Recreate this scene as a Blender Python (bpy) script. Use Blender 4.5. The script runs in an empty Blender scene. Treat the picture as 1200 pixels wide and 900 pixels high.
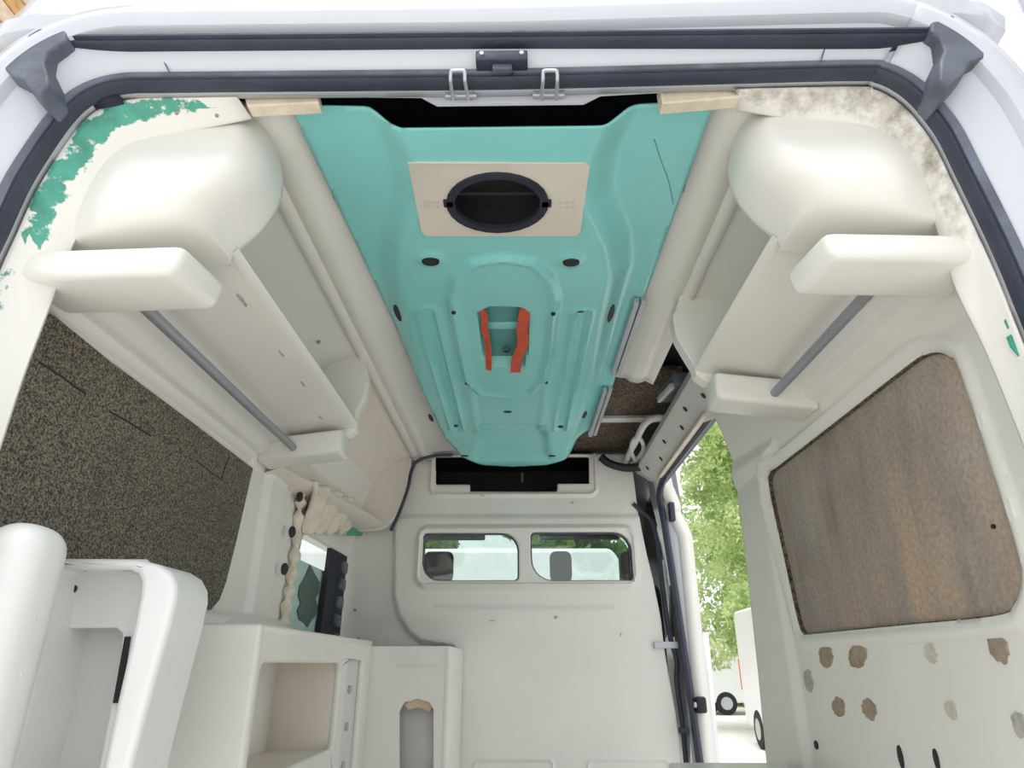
import bpy, bmesh, math, random
import numpy as np
from mathutils import Vector, Matrix
from mathutils.geometry import tessellate_polygon
random.seed(4); np.random.seed(4)
scene = bpy.context.scene
COL = scene.collection
pi = math.pi

# ------------------------------------------------------------------ camera
# world: X right, Y towards the van's front, Z up; van floor at z = 0, ground at z = -0.65
FOC = 780.0
EYE = np.array([0.0, 0.0, 0.85])
PITCH = math.atan(328 / FOC)
YAW = math.atan(12 * math.cos(PITCH) / FOC)
FW = np.array([-math.sin(YAW) * math.cos(PITCH), math.cos(YAW) * math.cos(PITCH), math.sin(PITCH)])
RT = np.array([math.cos(YAW), math.sin(YAW), 0.0])
UP = np.cross(RT, FW)
cam_d = bpy.data.cameras.new('camera')
cam_d.sensor_fit = 'HORIZONTAL'; cam_d.sensor_width = 36.0; cam_d.lens = FOC / 1200 * 36
cam_d.clip_start = 0.02; cam_d.clip_end = 300
cam = bpy.data.objects.new('camera', cam_d); COL.objects.link(cam)
M = Matrix.Identity(4)
for r in range(3):
    M[r][0] = RT[r]; M[r][1] = UP[r]; M[r][2] = -FW[r]; M[r][3] = EYE[r]
cam.matrix_world = M
scene.camera = cam

# ------------------------------------------------------------------ sky, light, exposure
world = bpy.data.worlds.new('sky'); scene.world = world; world.use_nodes = True
wn = world.node_tree.nodes; wl = world.node_tree.links
bg = wn['Background']
bg.inputs['Color'].default_value = (0.93, 0.965, 1.0, 1)
bg.inputs['Strength'].default_value = 1.20
sun_d = bpy.data.lights.new('sun', 'SUN'); sun_d.energy = 2.6; sun_d.angle = math.radians(45); sun_d.color = (1.0, 0.97, 0.92)
sun = bpy.data.objects.new('sun', sun_d); COL.objects.link(sun)
sun.rotation_euler = Vector((0.14, 0.20, -1.0)).to_track_quat('-Z', 'Y').to_euler()
vs = scene.view_settings
vs.view_transform = 'Standard'; vs.look = 'None'; vs.gamma = 1.0; vs.use_curve_mapping = False
vs.exposure = 0.18

# ------------------------------------------------------------------ helpers
def at(x, y, X=None, Y=None, Z=None):
    d = FW + RT * (x - 600) / FOC - UP * (y - 450) / FOC
    if X is not None: t = X / d[0]
    elif Y is not None: t = Y / d[1]
    else: t = (Z - EYE[2]) / d[2]
    return EYE + t * d

MATS = {}
def mat(name, color, rough=0.5, metal=0.0, var=0.06, scale=6.0, bump=0.0, bscale=40.0, spec=0.5, coat=0.0):
    m = bpy.data.materials.new(name); m.use_nodes = True
    nt = m.node_tree; n = nt.nodes; l = nt.links
    b = n['Principled BSDF']
    b.inputs['Roughness'].default_value = rough; b.inputs['Metallic'].default_value = metal
    b.inputs['Specular IOR Level'].default_value = spec; b.inputs['Coat Weight'].default_value = coat
    tc = n.new('ShaderNodeTexCoord')
    no = n.new('ShaderNodeTexNoise'); no.inputs['Scale'].default_value = scale; no.inputs['Detail'].default_value = 6
    l.new(tc.outputs['Object'], no.inputs['Vector'])
    cr = n.new('ShaderNodeValToRGB')
    a, c = cr.color_ramp.elements
    a.position = 0.3; c.position = 0.7
    a.color = tuple(v * (1 - var) for v in color) + (1,)
    c.color = tuple(min(1, v * (1 + var)) for v in color) + (1,)
    l.new(no.outputs['Fac'], cr.inputs['Fac']); l.new(cr.outputs['Color'], b.inputs['Base Color'])
    if bump:
        nb = n.new('ShaderNodeTexNoise'); nb.inputs['Scale'].default_value = bscale; nb.inputs['Detail'].default_value = 4
        l.new(tc.outputs['Object'], nb.inputs['Vector'])
        bp = n.new('ShaderNodeBump'); bp.inputs['Strength'].default_value = bump; bp.inputs['Distance'].default_value = 0.01
        l.new(nb.outputs['Fac'], bp.inputs['Height']); l.new(bp.outputs['Normal'], b.inputs['Normal'])
    MATS[name] = m
    return m

def node_setup(name):
    m = bpy.data.materials.new(name); m.use_nodes = True
    MATS[name] = m
    return m, m.node_tree.nodes, m.node_tree.links, m.node_tree.nodes['Principled BSDF']

def speckle_mat(name, dark, light, scale, rough=0.9, wet=None):
    m, n, l, b = node_setup(name)
    b.inputs['Roughness'].default_value = rough
    tc = n.new('ShaderNodeTexCoord')
    vo = n.new('ShaderNodeTexVoronoi'); vo.inputs['Scale'].default_value = scale
    no = n.new('ShaderNodeTexNoise'); no.inputs['Scale'].default_value = 5; no.inputs['Detail'].default_value = 5
    l.new(tc.outputs['Object'], vo.inputs['Vector']); l.new(tc.outputs['Object'], no.inputs['Vector'])
    cr = n.new('ShaderNodeValToRGB'); cr.color_ramp.interpolation = 'LINEAR'
    e = cr.color_ramp.elements
    e[0].position = 0.15; e[0].color = (*dark, 1)
    e[1].position = 0.95; e[1].color = (*light, 1)
    sp = n.new('ShaderNodeSeparateColor'); l.new(vo.outputs['Color'], sp.inputs['Color'])
    l.new(sp.outputs['Red'], cr.inputs['Fac'])
    mx = n.new('ShaderNodeMixRGB'); mx.blend_type = 'MULTIPLY'; mx.inputs['Fac'].default_value = 0.6
    c2 = n.new('ShaderNodeValToRGB'); c2.color_ramp.elements[0].position = .3; c2.color_ramp.elements[1].position = .7
    c2.color_ramp.elements[0].color = (.6, .6, .6, 1)
    l.new(no.outputs['Fac'], c2.inputs['Fac'])
    l.new(cr.outputs['Color'], mx.inputs['Color1']); l.new(c2.outputs['Color'], mx.inputs['Color2'])
    l.new(mx.outputs['Color'], b.inputs['Base Color'])
    bp = n.new('ShaderNodeBump'); bp.inputs['Strength'].default_value = .5; bp.inputs['Distance'].default_value = .006
    l.new(sp.outputs['Red'], bp.inputs['Height']); l.new(bp.outputs['Normal'], b.inputs['Normal'])
    return m

CREAM = (0.82, 0.80, 0.745)
mat('cream', CREAM, 0.33, var=0.025, scale=4, bump=0.05, bscale=14)
mat('cream_warm', (0.80, 0.74, 0.66), 0.4, var=0.03, scale=5, bump=0.05, bscale=14)
mat('cream_grey', (0.70, 0.69, 0.65), 0.5, var=0.04, scale=5, bump=0.05)
mat('unit_white', (0.78, 0.78, 0.765), 0.38, var=0.03, scale=6, bump=0.05)
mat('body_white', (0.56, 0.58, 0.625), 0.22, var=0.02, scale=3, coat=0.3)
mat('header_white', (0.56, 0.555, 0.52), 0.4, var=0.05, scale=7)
mat('teal', (0.25, 0.66, 0.635), 0.2, var=0.05, scale=3, bump=0.06, bscale=9)
mat('teal_dark', (0.10, 0.34, 0.33), 0.4, var=0.05)
mat('rubber', (0.030, 0.036, 0.060), 0.42, var=0.2, scale=12, bump=0.15, bscale=60)
mat('rubber_worn', (0.10, 0.115, 0.15), 0.5, var=0.35, scale=14, bump=0.15, bscale=60)
mat('black', (0.012, 0.012, 0.015), 0.6, var=0.2)
mat('navy_dark', (0.016, 0.018, 0.032), 0.7, var=0.25, scale=10)
mat('steel', (0.50, 0.52, 0.55), 0.35, metal=0.6, var=0.06, scale=20)
mat('rail_grey', (0.33, 0.345, 0.375), 0.38, metal=0.35, var=0.05, scale=20)
mat('beige_plate', (0.72, 0.66, 0.57), 0.45, var=0.03)
mat('plate_mark', (0.62, 0.56, 0.48), 0.5, var=0.03)
mat('red_strap', (0.60, 0.085, 0.035), 0.65, var=0.12, scale=30, bump=0.2, bscale=120)
mat('bare_wood', (0.74, 0.64, 0.50), 0.7, var=0.16, scale=22, bump=0.2, bscale=50)
mat('foam', (0.78, 0.70, 0.58), 0.85, var=0.10, scale=20, bump=0.6, bscale=60)
mat('glue', (0.36, 0.28, 0.20), 0.75, var=0.22, scale=60, bump=0.4, bscale=90)
mat('glue_pale', (0.62, 0.58, 0.48), 0.75, var=0.12, scale=60, bump=0.4, bscale=90)
mat('glue_grey', (0.46, 0.44, 0.41), 0.75, var=0.15, scale=60, bump=0.4, bscale=90)
mat('green_paint', (0.055, 0.33, 0.235), 0.45, var=0.15, scale=30)
mat('hose_white', (0.66, 0.67, 0.66), 0.5, var=0.05)
mat('bracket_grey', (0.21, 0.235, 0.28), 0.45, var=0.08)
mat('seat_fabric', (0.05, 0.052, 0.058), 0.85, var=0.15, scale=40)
mat('cab_grey', (0.17, 0.17, 0.18), 0.7, var=0.1)
mat('van_white', (0.86, 0.87, 0.88), 0.3, var=0.02)
mat('tyre', (0.02, 0.02, 0.02), 0.85)
mat('orange', (0.75, 0.16, 0.03), 0.4)
mat('dark_glass', (0.02, 0.024, 0.028), 0.08, var=0.1)
mat('concrete', (0.72, 0.71, 0.69), 0.85, var=0.08, scale=2, bump=0.2)
mat('floor_grey', (0.50, 0.49, 0.46), 0.6, var=0.06, scale=5)
mat('bark', (0.12, 0.085, 0.055), 0.9, var=0.25, scale=20, bump=0.5)
mat('film_teal', (0.52, 0.70, 0.66), 0.5, var=0.04)
mat('emblem_green', (0.10, 0.145, 0.125), 0.6, var=0.08)
mat('plank', (0.52, 0.29, 0.11), 0.7, var=0.3, scale=9, bump=0.2)
mat('plank_pale', (0.60, 0.47, 0.34), 0.7, var=0.2, scale=9, bump=0.2)
mat('roof_tile', (0.22, 0.09, 0.06), 0.8, var=0.2)
mat('render_wall', (0.58, 0.48, 0.36), 0.9, var=0.06)
speckle_mat('crumb', (0.045, 0.042, 0.038), (0.33, 0.285, 0.21), 300)
speckle_mat('crumb_brown', (0.04, 0.032, 0.024), (0.24, 0.18, 0.12), 160)

def leaf_mat(name, c1, c2):
    m, n, l, b = node_setup(name)
    b.inputs['Roughness'].default_value = 0.55
    oi = n.new('ShaderNodeNewGeometry')
    no = n.new('ShaderNodeTexNoise'); no.inputs['Scale'].default_value = 1.7; no.inputs['Detail'].default_value = 3
    l.new(oi.outputs['Position'], no.inputs['Vector'])
    cr = n.new('ShaderNodeValToRGB'); cr.color_ramp.elements[0].position = .35; cr.color_ramp.elements[1].position = .65
    cr.color_ramp.elements[0].color = (*c1, 1); cr.color_ramp.elements[1].color = (*c2, 1)
    l.new(no.outputs['Fac'], cr.inputs['Fac']); l.new(cr.outputs['Color'], b.inputs['Base Color'])
    tr = n.new('ShaderNodeBsdfTranslucent'); l.new(cr.outputs['Color'], tr.inputs['Color'])
    mx = n.new('ShaderNodeMixShader'); mx.inputs['Fac'].default_value = 0.5
    l.new(b.outputs['BSDF'], mx.inputs[1]); l.new(tr.outputs['BSDF'], mx.inputs[2])
    l.new(mx.outputs['Shader'], n['Material Output'].inputs['Surface'])
leaf_mat('leaf', (0.40, 0.54, 0.22), (0.80, 0.88, 0.50))
leaf_mat('leaf_dark', (0.09, 0.19, 0.05), (0.26, 0.42, 0.10))

# glass: thin clear pane
def glass_mat(name, tint, mixf):
    m, n, l, b = node_setup(name)
    n.remove(b)
    t = n.new('ShaderNodeBsdfTransparent'); t.inputs['Color'].default_value = (*tint, 1)
    g = n.new('ShaderNodeBsdfGlossy'); g.inputs['Roughness'].default_value = 0.03
    mx = n.new('ShaderNodeMixShader'); mx.inputs['Fac'].default_value = mixf
    l.new(t.outputs['BSDF'], mx.inputs[1]); l.new(g.outputs['BSDF'], mx.inputs[2])
    l.new(mx.outputs['Shader'], n['Material Output'].inputs['Surface'])
glass_mat('glass', (0.90, 0.95, 0.93), 0.08)

# dirty brown board: vertical water stains
def board_mat():
    m, n, l, b = node_setup('brown_board')
    b.inputs['Roughness'].default_value = 0.8
    tc = n.new('ShaderNodeTexCoord')
    mp = n.new('ShaderNodeMapping'); mp.inputs['Scale'].default_value = (1, 3.6, 0.8)
    l.new(tc.outputs['Object'], mp.inputs['Vector'])
    no = n.new('ShaderNodeTexNoise'); no.inputs['Scale'].default_value = 1.6; no.inputs['Detail'].default_value = 7; no.inputs['Roughness'].default_value = .6
    l.new(mp.outputs['Vector'], no.inputs['Vector'])
    cr = n.new('ShaderNodeValToRGB'); e = cr.color_ramp.elements
    e[0].position = .30; e[0].color = (.21, .165, .14, 1)
    e[1].position = .72; e[1].color = (.50, .36, .25, 1)
    x = e.new(.5); x.color = (.34, .285, .245, 1)
    l.new(no.outputs['Fac'], cr.inputs['Fac'])
    # whitish bloom and grain
    n2 = n.new('ShaderNodeTexNoise'); n2.inputs['Scale'].default_value = 3.2; n2.inputs['Detail'].default_value = 4
    l.new(tc.outputs['Object'], n2.inputs['Vector'])
    c2 = n.new('ShaderNodeValToRGB'); c2.color_ramp.elements[0].position = .45; c2.color_ramp.elements[1].position = .75
    l.new(n2.outputs['Fac'], c2.inputs['Fac'])
    mx = n.new('ShaderNodeMixRGB'); mx.inputs['Color2'].default_value = (.47, .43, .385, 1)
    mu = n.new('ShaderNodeMath'); mu.operation = 'MULTIPLY'; mu.inputs[1].default_value = .8
    l.new(c2.outputs['Color'], mu.inputs[0]); l.new(mu.outputs[0], mx.inputs['Fac'])
    l.new(cr.outputs['Color'], mx.inputs['Color1'])
    n3 = n.new('ShaderNodeTexNoise'); n3.inputs['Scale'].default_value = 90; n3.inputs['Detail'].default_value = 3
    l.new(tc.outputs['Object'], n3.inputs['Vector'])
    m3 = n.new('ShaderNodeMixRGB'); m3.blend_type = 'OVERLAY'; m3.inputs['Fac'].default_value = .4
    l.new(mx.outputs['Color'], m3.inputs['Color1']); l.new(n3.outputs['Fac'], m3.inputs['Color2'])
    l.new(m3.outputs['Color'], b.inputs['Base Color'])
board_mat()

# cream trim with flaked paint or dirt where the vertex attribute "wear" is high
def wear_mat(name, paint, chip, nscale=26):
    m, n, l, b = node_setup(name)
    b.inputs['Roughness'].default_value = 0.4
    tc = n.new('ShaderNodeTexCoord')
    no = n.new('ShaderNodeTexNoise'); no.inputs['Scale'].default_value = nscale; no.inputs['Detail'].default_value = 6; no.inputs['Roughness'].default_value = .65
    l.new(tc.outputs['Object'], no.inputs['Vector'])
    aw = n.new('ShaderNodeAttribute'); aw.attribute_name = 'wear'
    ad = n.new('ShaderNodeMath'); ad.operation = 'ADD'
    sub = n.new('ShaderNodeMath'); sub.operation = 'MULTIPLY_ADD'; sub.inputs[1].default_value = 1.3; sub.inputs[2].default_value = -0.65
    l.new(no.outputs['Fac'], sub.inputs[0])
    l.new(aw.outputs['Fac'], ad.inputs[0]); l.new(sub.outputs[0], ad.inputs[1])
    cr = n.new('ShaderNodeValToRGB'); cr.color_ramp.elements[0].position = chip[0]; cr.color_ramp.elements[1].position = chip[1]
    l.new(ad.outputs[0], cr.inputs['Fac'])
    n2 = n.new('ShaderNodeTexNoise'); n2.inputs['Scale'].default_value = 18; n2.inputs['Detail'].default_value = 4
    l.new(tc.outputs['Object'], n2.inputs['Vector'])
    c2 = n.new('ShaderNodeValToRGB'); c2.color_ramp.elements[0].position = .3; c2.color_ramp.elements[1].position = .7
    c2.color_ramp.elements[0].color = tuple(v * .75 for v in paint) + (1,); c2.color_ramp.elements[1].color = tuple(min(1, v * 1.3) for v in paint) + (1,)
    l.new(n2.outputs['Fac'], c2.inputs['Fac'])
    mx = n.new('ShaderNodeMixRGB'); mx.inputs['Color1'].default_value = (*CREAM, 1)
    l.new(cr.outputs['Color'], mx.inputs['Fac']); l.new(c2.outputs['Color'], mx.inputs['Color2'])
    l.new(mx.outputs['Color'], b.inputs['Base Color'])
wear_mat('cream_green_paint', (0.07, 0.34, 0.25), (.46, .54))
wear_mat('cream_dirt', (0.27, 0.22, 0.155), (.30, .85), 30)

def link(name, me, m, parent=None, solid=0.0, off=-1.0, bevel=0.0, smooth=True, angle=40):
    if smooth:
        me.polygons.foreach_set('use_smooth', [True] * len(me.polygons))
        me.set_sharp_from_angle(angle=math.radians(angle))
    if m: me.materials.append(MATS[m])
    o = bpy.data.objects.new(name, me); COL.objects.link(o)
    if parent is not None:
        o.parent = parent
        if parent.type == 'EMPTY':
            o.matrix_parent_inverse = Matrix.Translation(-parent.location)
    if solid:
        md = o.modifiers.new('thickness', 'SOLIDIFY'); md.thickness = solid; md.offset = off
    if bevel:
        md = o.modifiers.new('bevel', 'BEVEL'); md.width = bevel; md.segments = 3; md.limit_method = 'ANGLE'; md.angle_limit = math.radians(35)
    return o

def mesh(name, verts, faces, m, parent=None, **k):
    me = bpy.data.meshes.new(name)
    me.from_pydata([tuple(float(c) for c in v) for v in verts], [], faces); me.update()
    return link(name, me, m, parent, **k)

def thing(name, loc, label, cat, group=None):
    o = bpy.data.objects.new(name, None); COL.objects.link(o); o.location = loc; o.empty_display_size = .05
    o['label'] = label; o['category'] = cat
    if group: o['group'] = group
    return o

def tag(o, label, cat, group=None):
    o['label'] = label; o['category'] = cat
    if group: o['group'] = group
    return o

def struct(o, label=None, cat=None):
    o['kind'] = 'structure'
    if label: o['label'] = label
    if cat: o['category'] = cat
    return o

def grid(name, rows, m, parent=None, flip=False, **k):
    R = len(rows); Cn = len(rows[0]); v = [p for r in rows for p in r]; f = []
    for i in range(R - 1):
        for j in range(Cn - 1):
            q = (i * Cn + j, i * Cn + j + 1, (i + 1) * Cn + j + 1, (i + 1) * Cn + j)
            f.append(q[::-1] if flip else q)
    return mesh(name, v, f, m, parent, **k)

def spline(pts, n):
    """Catmull-Rom through pts, n samples."""
    P = [np.array(p, float) for p in pts]
    P = [2 * P[0] - P[1]] + P + [2 * P[-1] - P[-2]]
    out = []
    S = len(P) - 3
    for k in range(n):
        t = k / (n - 1) * S; i = min(int(t), S - 1); u = t - i
        a, b, c, d = P[i:i + 4]
        out.append(.5 * (2 * b + (c - a) * u + (2 * a - 5 * b + 4 * c - d) * u * u + (3 * b - a - 3 * c + d) * u ** 3))
    return out

def sweep_verts(path, section, nrm=None):
    """section: list of (a,b); frame: a along side vector, b along binormal. nrm = fixed binormal direction or None."""
    path = [Vector(p) for p in path]; v = []
    up = Vector((0, 0, 1)); prev = None
    for i, p in enumerate(path):
        t = (path[min(i + 1, len(path) - 1)] - path[max(i - 1, 0)]).normalized()
        if nrm is not None: b = Vector(nrm); a = b.cross(t).normalized()
        else:
            if prev is None:
                ref = up if abs(t.z) < .9 else Vector((1, 0, 0))
                a = ref.cross(t).normalized()
            else: a = (prev - t * prev.dot(t)).normalized()
            prev = a; b = t.cross(a)
        for s in section: v.append(p + a * s[0] + b * s[1])
    return v

def sweep(name, path, section, m, parent=None, nrm=None, closed=True, caps=True, **k):
    v = sweep_verts(path, section, nrm); n = len(section); f = []
    for i in range(len(path) - 1):
        for j in range(n if closed else n - 1):
            f.append((i * n + j, i * n + (j + 1) % n, (i + 1) * n + (j + 1) % n, (i + 1) * n + j))
    if closed and caps:
        f.append(tuple(range(n))[::-1]); f.append(tuple((len(path) - 1) * n + j for j in range(n)))
    o = mesh(name, v, f, m, parent, **k)
    fixn(o); return o

def fixn(o):
    bm = bmesh.new(); bm.from_mesh(o.data); bmesh.ops.recalc_face_normals(bm, faces=bm.faces); bm.to_mesh(o.data); bm.free()

def tube(name, path, r, m, parent=None, n=10, **k):
    return sweep(name, path, [(r * math.cos(2 * pi * i / n), r * math.sin(2 * pi * i / n)) for i in range(n)], m, parent, **k)

def rbox(name, x0, x1, y0, y1, z0, z1, r, m, parent=None, seg=3, warp=None, **k):
    bm = bmesh.new(); bmesh.ops.create_cube(bm, size=1)
    for v in bm.verts:
        v.co = Vector(((x0 + x1) / 2 + v.co.x * (x1 - x0), (y0 + y1) / 2 + v.co.y * (y1 - y0), (z0 + z1) / 2 + v.co.z * (z1 - z0)))
    if r: bmesh.ops.bevel(bm, geom=bm.edges[:], offset=r, segments=seg, affect='EDGES', profile=.5)
    if warp:
        for v in bm.verts: v.co = Vector(warp(*v.co))
    me = bpy.data.meshes.new(name); bm.to_mesh(me); bm.free()
    return link(name, me, m, parent, **k)

def plate(name, outline, holes, th, mp, m, parent=None, **k):
    """outline/holes are 2-D loops; mp(u,v,w) -> 3-D; thickness th along w."""
    loops = [outline] + list(holes)
    flat = [p for L in loops for p in L]; n = len(flat)
    if holes:
        bm = bmesh.new(); ed = []
        for L in loops:
            vv = [bm.verts.new((p[0], p[1], 0)) for p in L]
            ed += [bm.edges.new((vv[i], vv[(i + 1) % len(vv)])) for i in range(len(vv))]
        bm.verts.index_update()
        bmesh.ops.triangle_fill(bm, use_beauty=True, use_dissolve=False, edges=ed, normal=(0, 0, 1))
        bm.verts.index_update(); tri = [tuple(v.index for v in fc.verts) for fc in bm.faces]; bm.free()
    else: tri = [tuple(range(n))]
    v = [mp(p[0], p[1], 0) for p in flat] + [mp(p[0], p[1], th) for p in flat]
    f = [tuple(t) for t in tri] + [tuple(i + n for i in t[::-1]) for t in tri]
    s = 0
    for L in loops:
        q = len(L)
        for i in range(q):
            a, b = s + i, s + (i + 1) % q
            f.append((a, b, b + n, a + n))
        s += q
    o = mesh(name, v, f, m, parent, **k); fixn(o); return o

def rrect(u0, u1, v0, v1, r, n=5):
    rr = r if isinstance(r, (list, tuple)) else (r,) * 4     # order: bl, br, tr, tl
    out = []
    for (cx, cy, a0, q) in ((u0, v0, pi, 0), (u1, v0, 1.5 * pi, 1), (u1, v1, 0, 2), (u0, v1, .5 * pi, 3)):
        R = rr[q]; sx = 1 if cx == u0 else -1; sy = 1 if cy == v0 else -1
        for i in range(n + 1):
            a = a0 + .5 * pi * i / n
            out.append((cx + sx * R + R * math.cos(a), cy + sy * R + R * math.sin(a)))
    return out

def sdf(poly, U, V):
    """signed distance (inside negative), numpy arrays."""
    P = np.array(poly, float); d = np.full(U.shape, 1e9); ins = np.zeros(U.shape, bool)
    for i in range(len(P)):
        a = P[i]; b = P[(i + 1) % len(P)]
        e = b - a; L = (e @ e) or 1e-12
        t = np.clip(((U - a[0]) * e[0] + (V - a[1]) * e[1]) / L, 0, 1)
        d = np.minimum(d, np.hypot(U - a[0] - t * e[0], V - a[1] - t * e[1]))
        c = ((a[1] > V) != (b[1] > V)) & (U < (b[0] - a[0]) * (V - a[1]) / ((b[1] - a[1]) or 1e-12) + a[0])
        ins ^= c
    return np.where(ins, -d, d)

def segd(p, q, U, V):
    a = np.array(p, float); e = np.array(q, float) - a
    t = np.clip(((U - a[0]) * e[0] + (V - a[1]) * e[1]) / (e @ e), 0, 1)
    return np.hypot(U - a[0] - t * e[0], V - a[1] - t * e[1])

def sm(x, w):
    """1 inside (x<0), 0 outside, smooth over width w."""
    t = np.clip(.5 - x / w, 0, 1); return t * t * (3 - 2 * t)

def relief(name, u0, u1, v0, v1, res, height, mp, m, holes=(), outline=None, parent=None, flip=False, attr=None, **k):
    nu = int(round((u1 - u0) / res)) + 1; nv = int(round((v1 - v0) / res)) + 1
    U, V = np.meshgrid(np.linspace(u0, u1, nu), np.linspace(v0, v1, nv), indexing='ij')
    def cut(U, V):
        d = np.full(U.shape, 1e9)
        for h in holes: d = np.minimum(d, sdf(h, U, V))
        if outline is not None: d = np.minimum(d, -sdf(outline, U, V))
        return d                                                # negative = removed
    if holes or outline is not None:
        D = cut(U, V)
        cc = .25 * (D[:-1, :-1] + D[1:, :-1] + D[:-1, 1:] + D[1:, 1:])
        keep = cc > 0
        e = res * .2
        gx = (cut(U + e, V) - cut(U - e, V)) / (2 * e); gy = (cut(U, V + e) - cut(U, V - e)) / (2 * e)
        near = np.abs(D) < res * .75
        # snap only vertices on the border between kept and removed cells
        kp = np.zeros((nu + 1, nv + 1), bool); kp[1:-1, 1:-1] = keep
        allk = kp[:-1, :-1] & kp[1:, :-1] & kp[:-1, 1:] & kp[1:, 1:]
        mv = near & ~allk
        U = np.where(mv, U - D * gx, U); V = np.where(mv, V - D * gy, V)
    else: keep = np.ones((nu - 1, nv - 1), bool)
    H = height(U, V)
    X, Y, Z = mp(U, V, H)
    verts = np.stack([X, Y, Z], -1).reshape(-1, 3)
    I, J = np.nonzero(keep)
    f = np.stack([I * nv + J, (I + 1) * nv + J, (I + 1) * nv + J + 1, I * nv + J + 1], -1)
    if flip: f = f[:, ::-1]
    used = np.unique(f); rm = np.full(nu * nv, -1); rm[used] = np.arange(len(used))
    me = bpy.data.meshes.new(name); me.from_pydata(verts[used].tolist(), [], rm[f].tolist()); me.update()
    return link(name, me, m, parent, **k)

def disc(name, c, n, rx, ry, m, parent=None, jag=0.0, th=0.003, seg=14, rot=0.0, tilt=None):
    """thin irregular disc at c facing n (rx across, ry up)."""
    n = Vector(n).normalized(); ref = Vector((0, 0, 1)) if abs(n.z) < .9 else Vector((0, 1, 0))
    a = ref.cross(n).normalized(); b = n.cross(a)
    c = Vector(c); top = []; bot = []
    for i in range(seg):
        t = 2 * pi * i / seg; k = 1 + random.uniform(-jag, jag)
        x, y = rx * k * math.cos(t), ry * k * math.sin(t)
        x, y = x * math.cos(rot) - y * math.sin(rot), x * math.sin(rot) + y * math.cos(rot)
        top.append(c + a * x + b * y + n * th); bot.append(c + a * x * 1.05 + b * y * 1.05 - n * th * .5)
    v = top + bot + [c + n * th * 1.2]
    f = [(i, (i + 1) % seg, 2 * seg) for i in range(seg)] + [(i + seg, (i + 1) % seg + seg, (i + 1) % seg, i) for i in range(seg)]
    return mesh(name, v, f, m, parent)

# ------------------------------------------------------------------ van dimensions
XC = -0.03                     # centre line of the van
HW = 0.86                      # half width of the load space at belt height
YR = 0.92                      # plane of the rear opening
YB = 3.55                      # bulkhead
def tumble(z): return np.maximum(0, np.asarray(z) - 1.45) * 0.40
def wall_x(s, z): return XC + s * (HW - tumble(z))
def onwall(s, px, py):
    X = XC + s * HW
    for _ in range(12):
        p = at(px, py, X=X); X = float(wall_x(s, p[2]))
    return at(px, py, X=X)
def yz(s, L): return [(onwall(s, *q)[1], onwall(s, *q)[2]) for q in L]

# ================================================================== STRUCTURE
# ground and floor
gr = mesh('ground', [(-60, -40, -.65), (60, -40, -.65), (60, 80, -.65), (-60, 80, -.65)], [(0, 1, 2, 3)], 'concrete'); struct(gr)
fl = rbox('floor', XC - HW - .05, XC + HW + .05, .90, 3.62, -.10, 0, .005, 'floor_grey'); struct(fl)

# ---- right wall with window cut-out and side door opening
door_edge = yz(1, [(838, 490), (848, 512), (858, 538), (868, 570), (878, 630), (886, 700), (896, 790), (906, 893)])
door_hole = door_edge + [(door_edge[-1][0] + .01, -.1), (3.47, -.1), (3.47, 1.62), (3.45, 1.69), (3.40, 1.735), (3.32, 1.75), (2.6, 1.75)]
win_r = yz(1, [(941, 744), (1055, 733), (1165, 722), (1188, 708), (1197, 680), (1190, 640), (1157, 535), (1123, 432), (1112, 418), (1098, 413), (1080, 417), (1060, 430), (985, 489), (912, 546), (902, 556), (901, 575), (918, 655), (934, 728)])
win_r = [tuple(q) for q in spline(win_r + win_r[:1], 90)[:-1]]
def h_right(U, V):
    d = sdf(win_r, U, V)
    h = .009 * sm(np.abs(d - .022) - .012, .012)                      # raised bead round the window
    h = h + .012 * sm(-(V - .935) - 0.0, .03) * 0
    h = h - .018 * sm(sdf([(.9, .98), (1.20, .98), (1.28, 1.40), (1.10, 1.50), (.9, 1.5)], U, V), .05) * 0
    post = sm(sdf([(2.19, 0), (2.20, 1.0), (2.23, 1.42), (2.05, 1.50), (3.6, 1.60), (3.6, -.2), (2.19, -.2)], U, V), .05)
    return h + .022 * post
wr = relief('wall_right', 1.03, 3.60, 0, 1.86, .007, h_right, lambda U, V, H: (wall_x(1, V) - H, U, V), 'cream',
            holes=[win_r, door_hole], flip=True, solid=.07, off=-1); struct(wr)

# ---- left wall with the small side window
winl = yz(-1, [(330, 747), (355, 622), (432, 628), (424, 752)])
winl = [(winl[0][0], .80), winl[1], (3.50, 1.36), (3.50, .80)]
def h_left(U, V):
    h = .05 * sm(sdf([(1.75, -.1), (1.75, .985), (2.60, .985), (2.60, -.1)], U, V), .03)   # sill ledge below the board
    d = sdf([(.9, .93), (.9, 1.45), (2.07, 1.45), (1.97, 1.0), (1.9, .95)], U, V)
    h = h + .016 * sm(np.abs(d - .03) - .018, .016)
    post = sm(sdf([(2.22, 0), (2.26, 1.6), (2.44, 1.6), (2.42, 0)], U, V), .05)
    return h + .018 * post
wl_ = relief('wall_left', 1.03, 3.60, 0, 1.86, .008, h_left, lambda U, V, H: (wall_x(-1, V) + H, U, V), 'cream',
             holes=[winl], solid=.07, off=-1); struct(wl_)

# ---- roof shell over everything (inside coloured dark to stand in for the unlit cavity)
prof = [(-.72, 1.83), (-.735, 1.87), (-.72, 1.93), (-.66, 2.0), (-.45, 2.06), (0, 2.08), (.45, 2.06), (.66, 2.0), (.72, 1.93), (.735, 1.87), (.72, 1.83)]
rows = [[(XC + a * 1.0, y, z) for a, z in prof] for y in np.linspace(.93, 3.62, 12)]
cl = grid('ceiling', rows, 'navy_dark', solid=.05, off=1); struct(cl)

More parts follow.
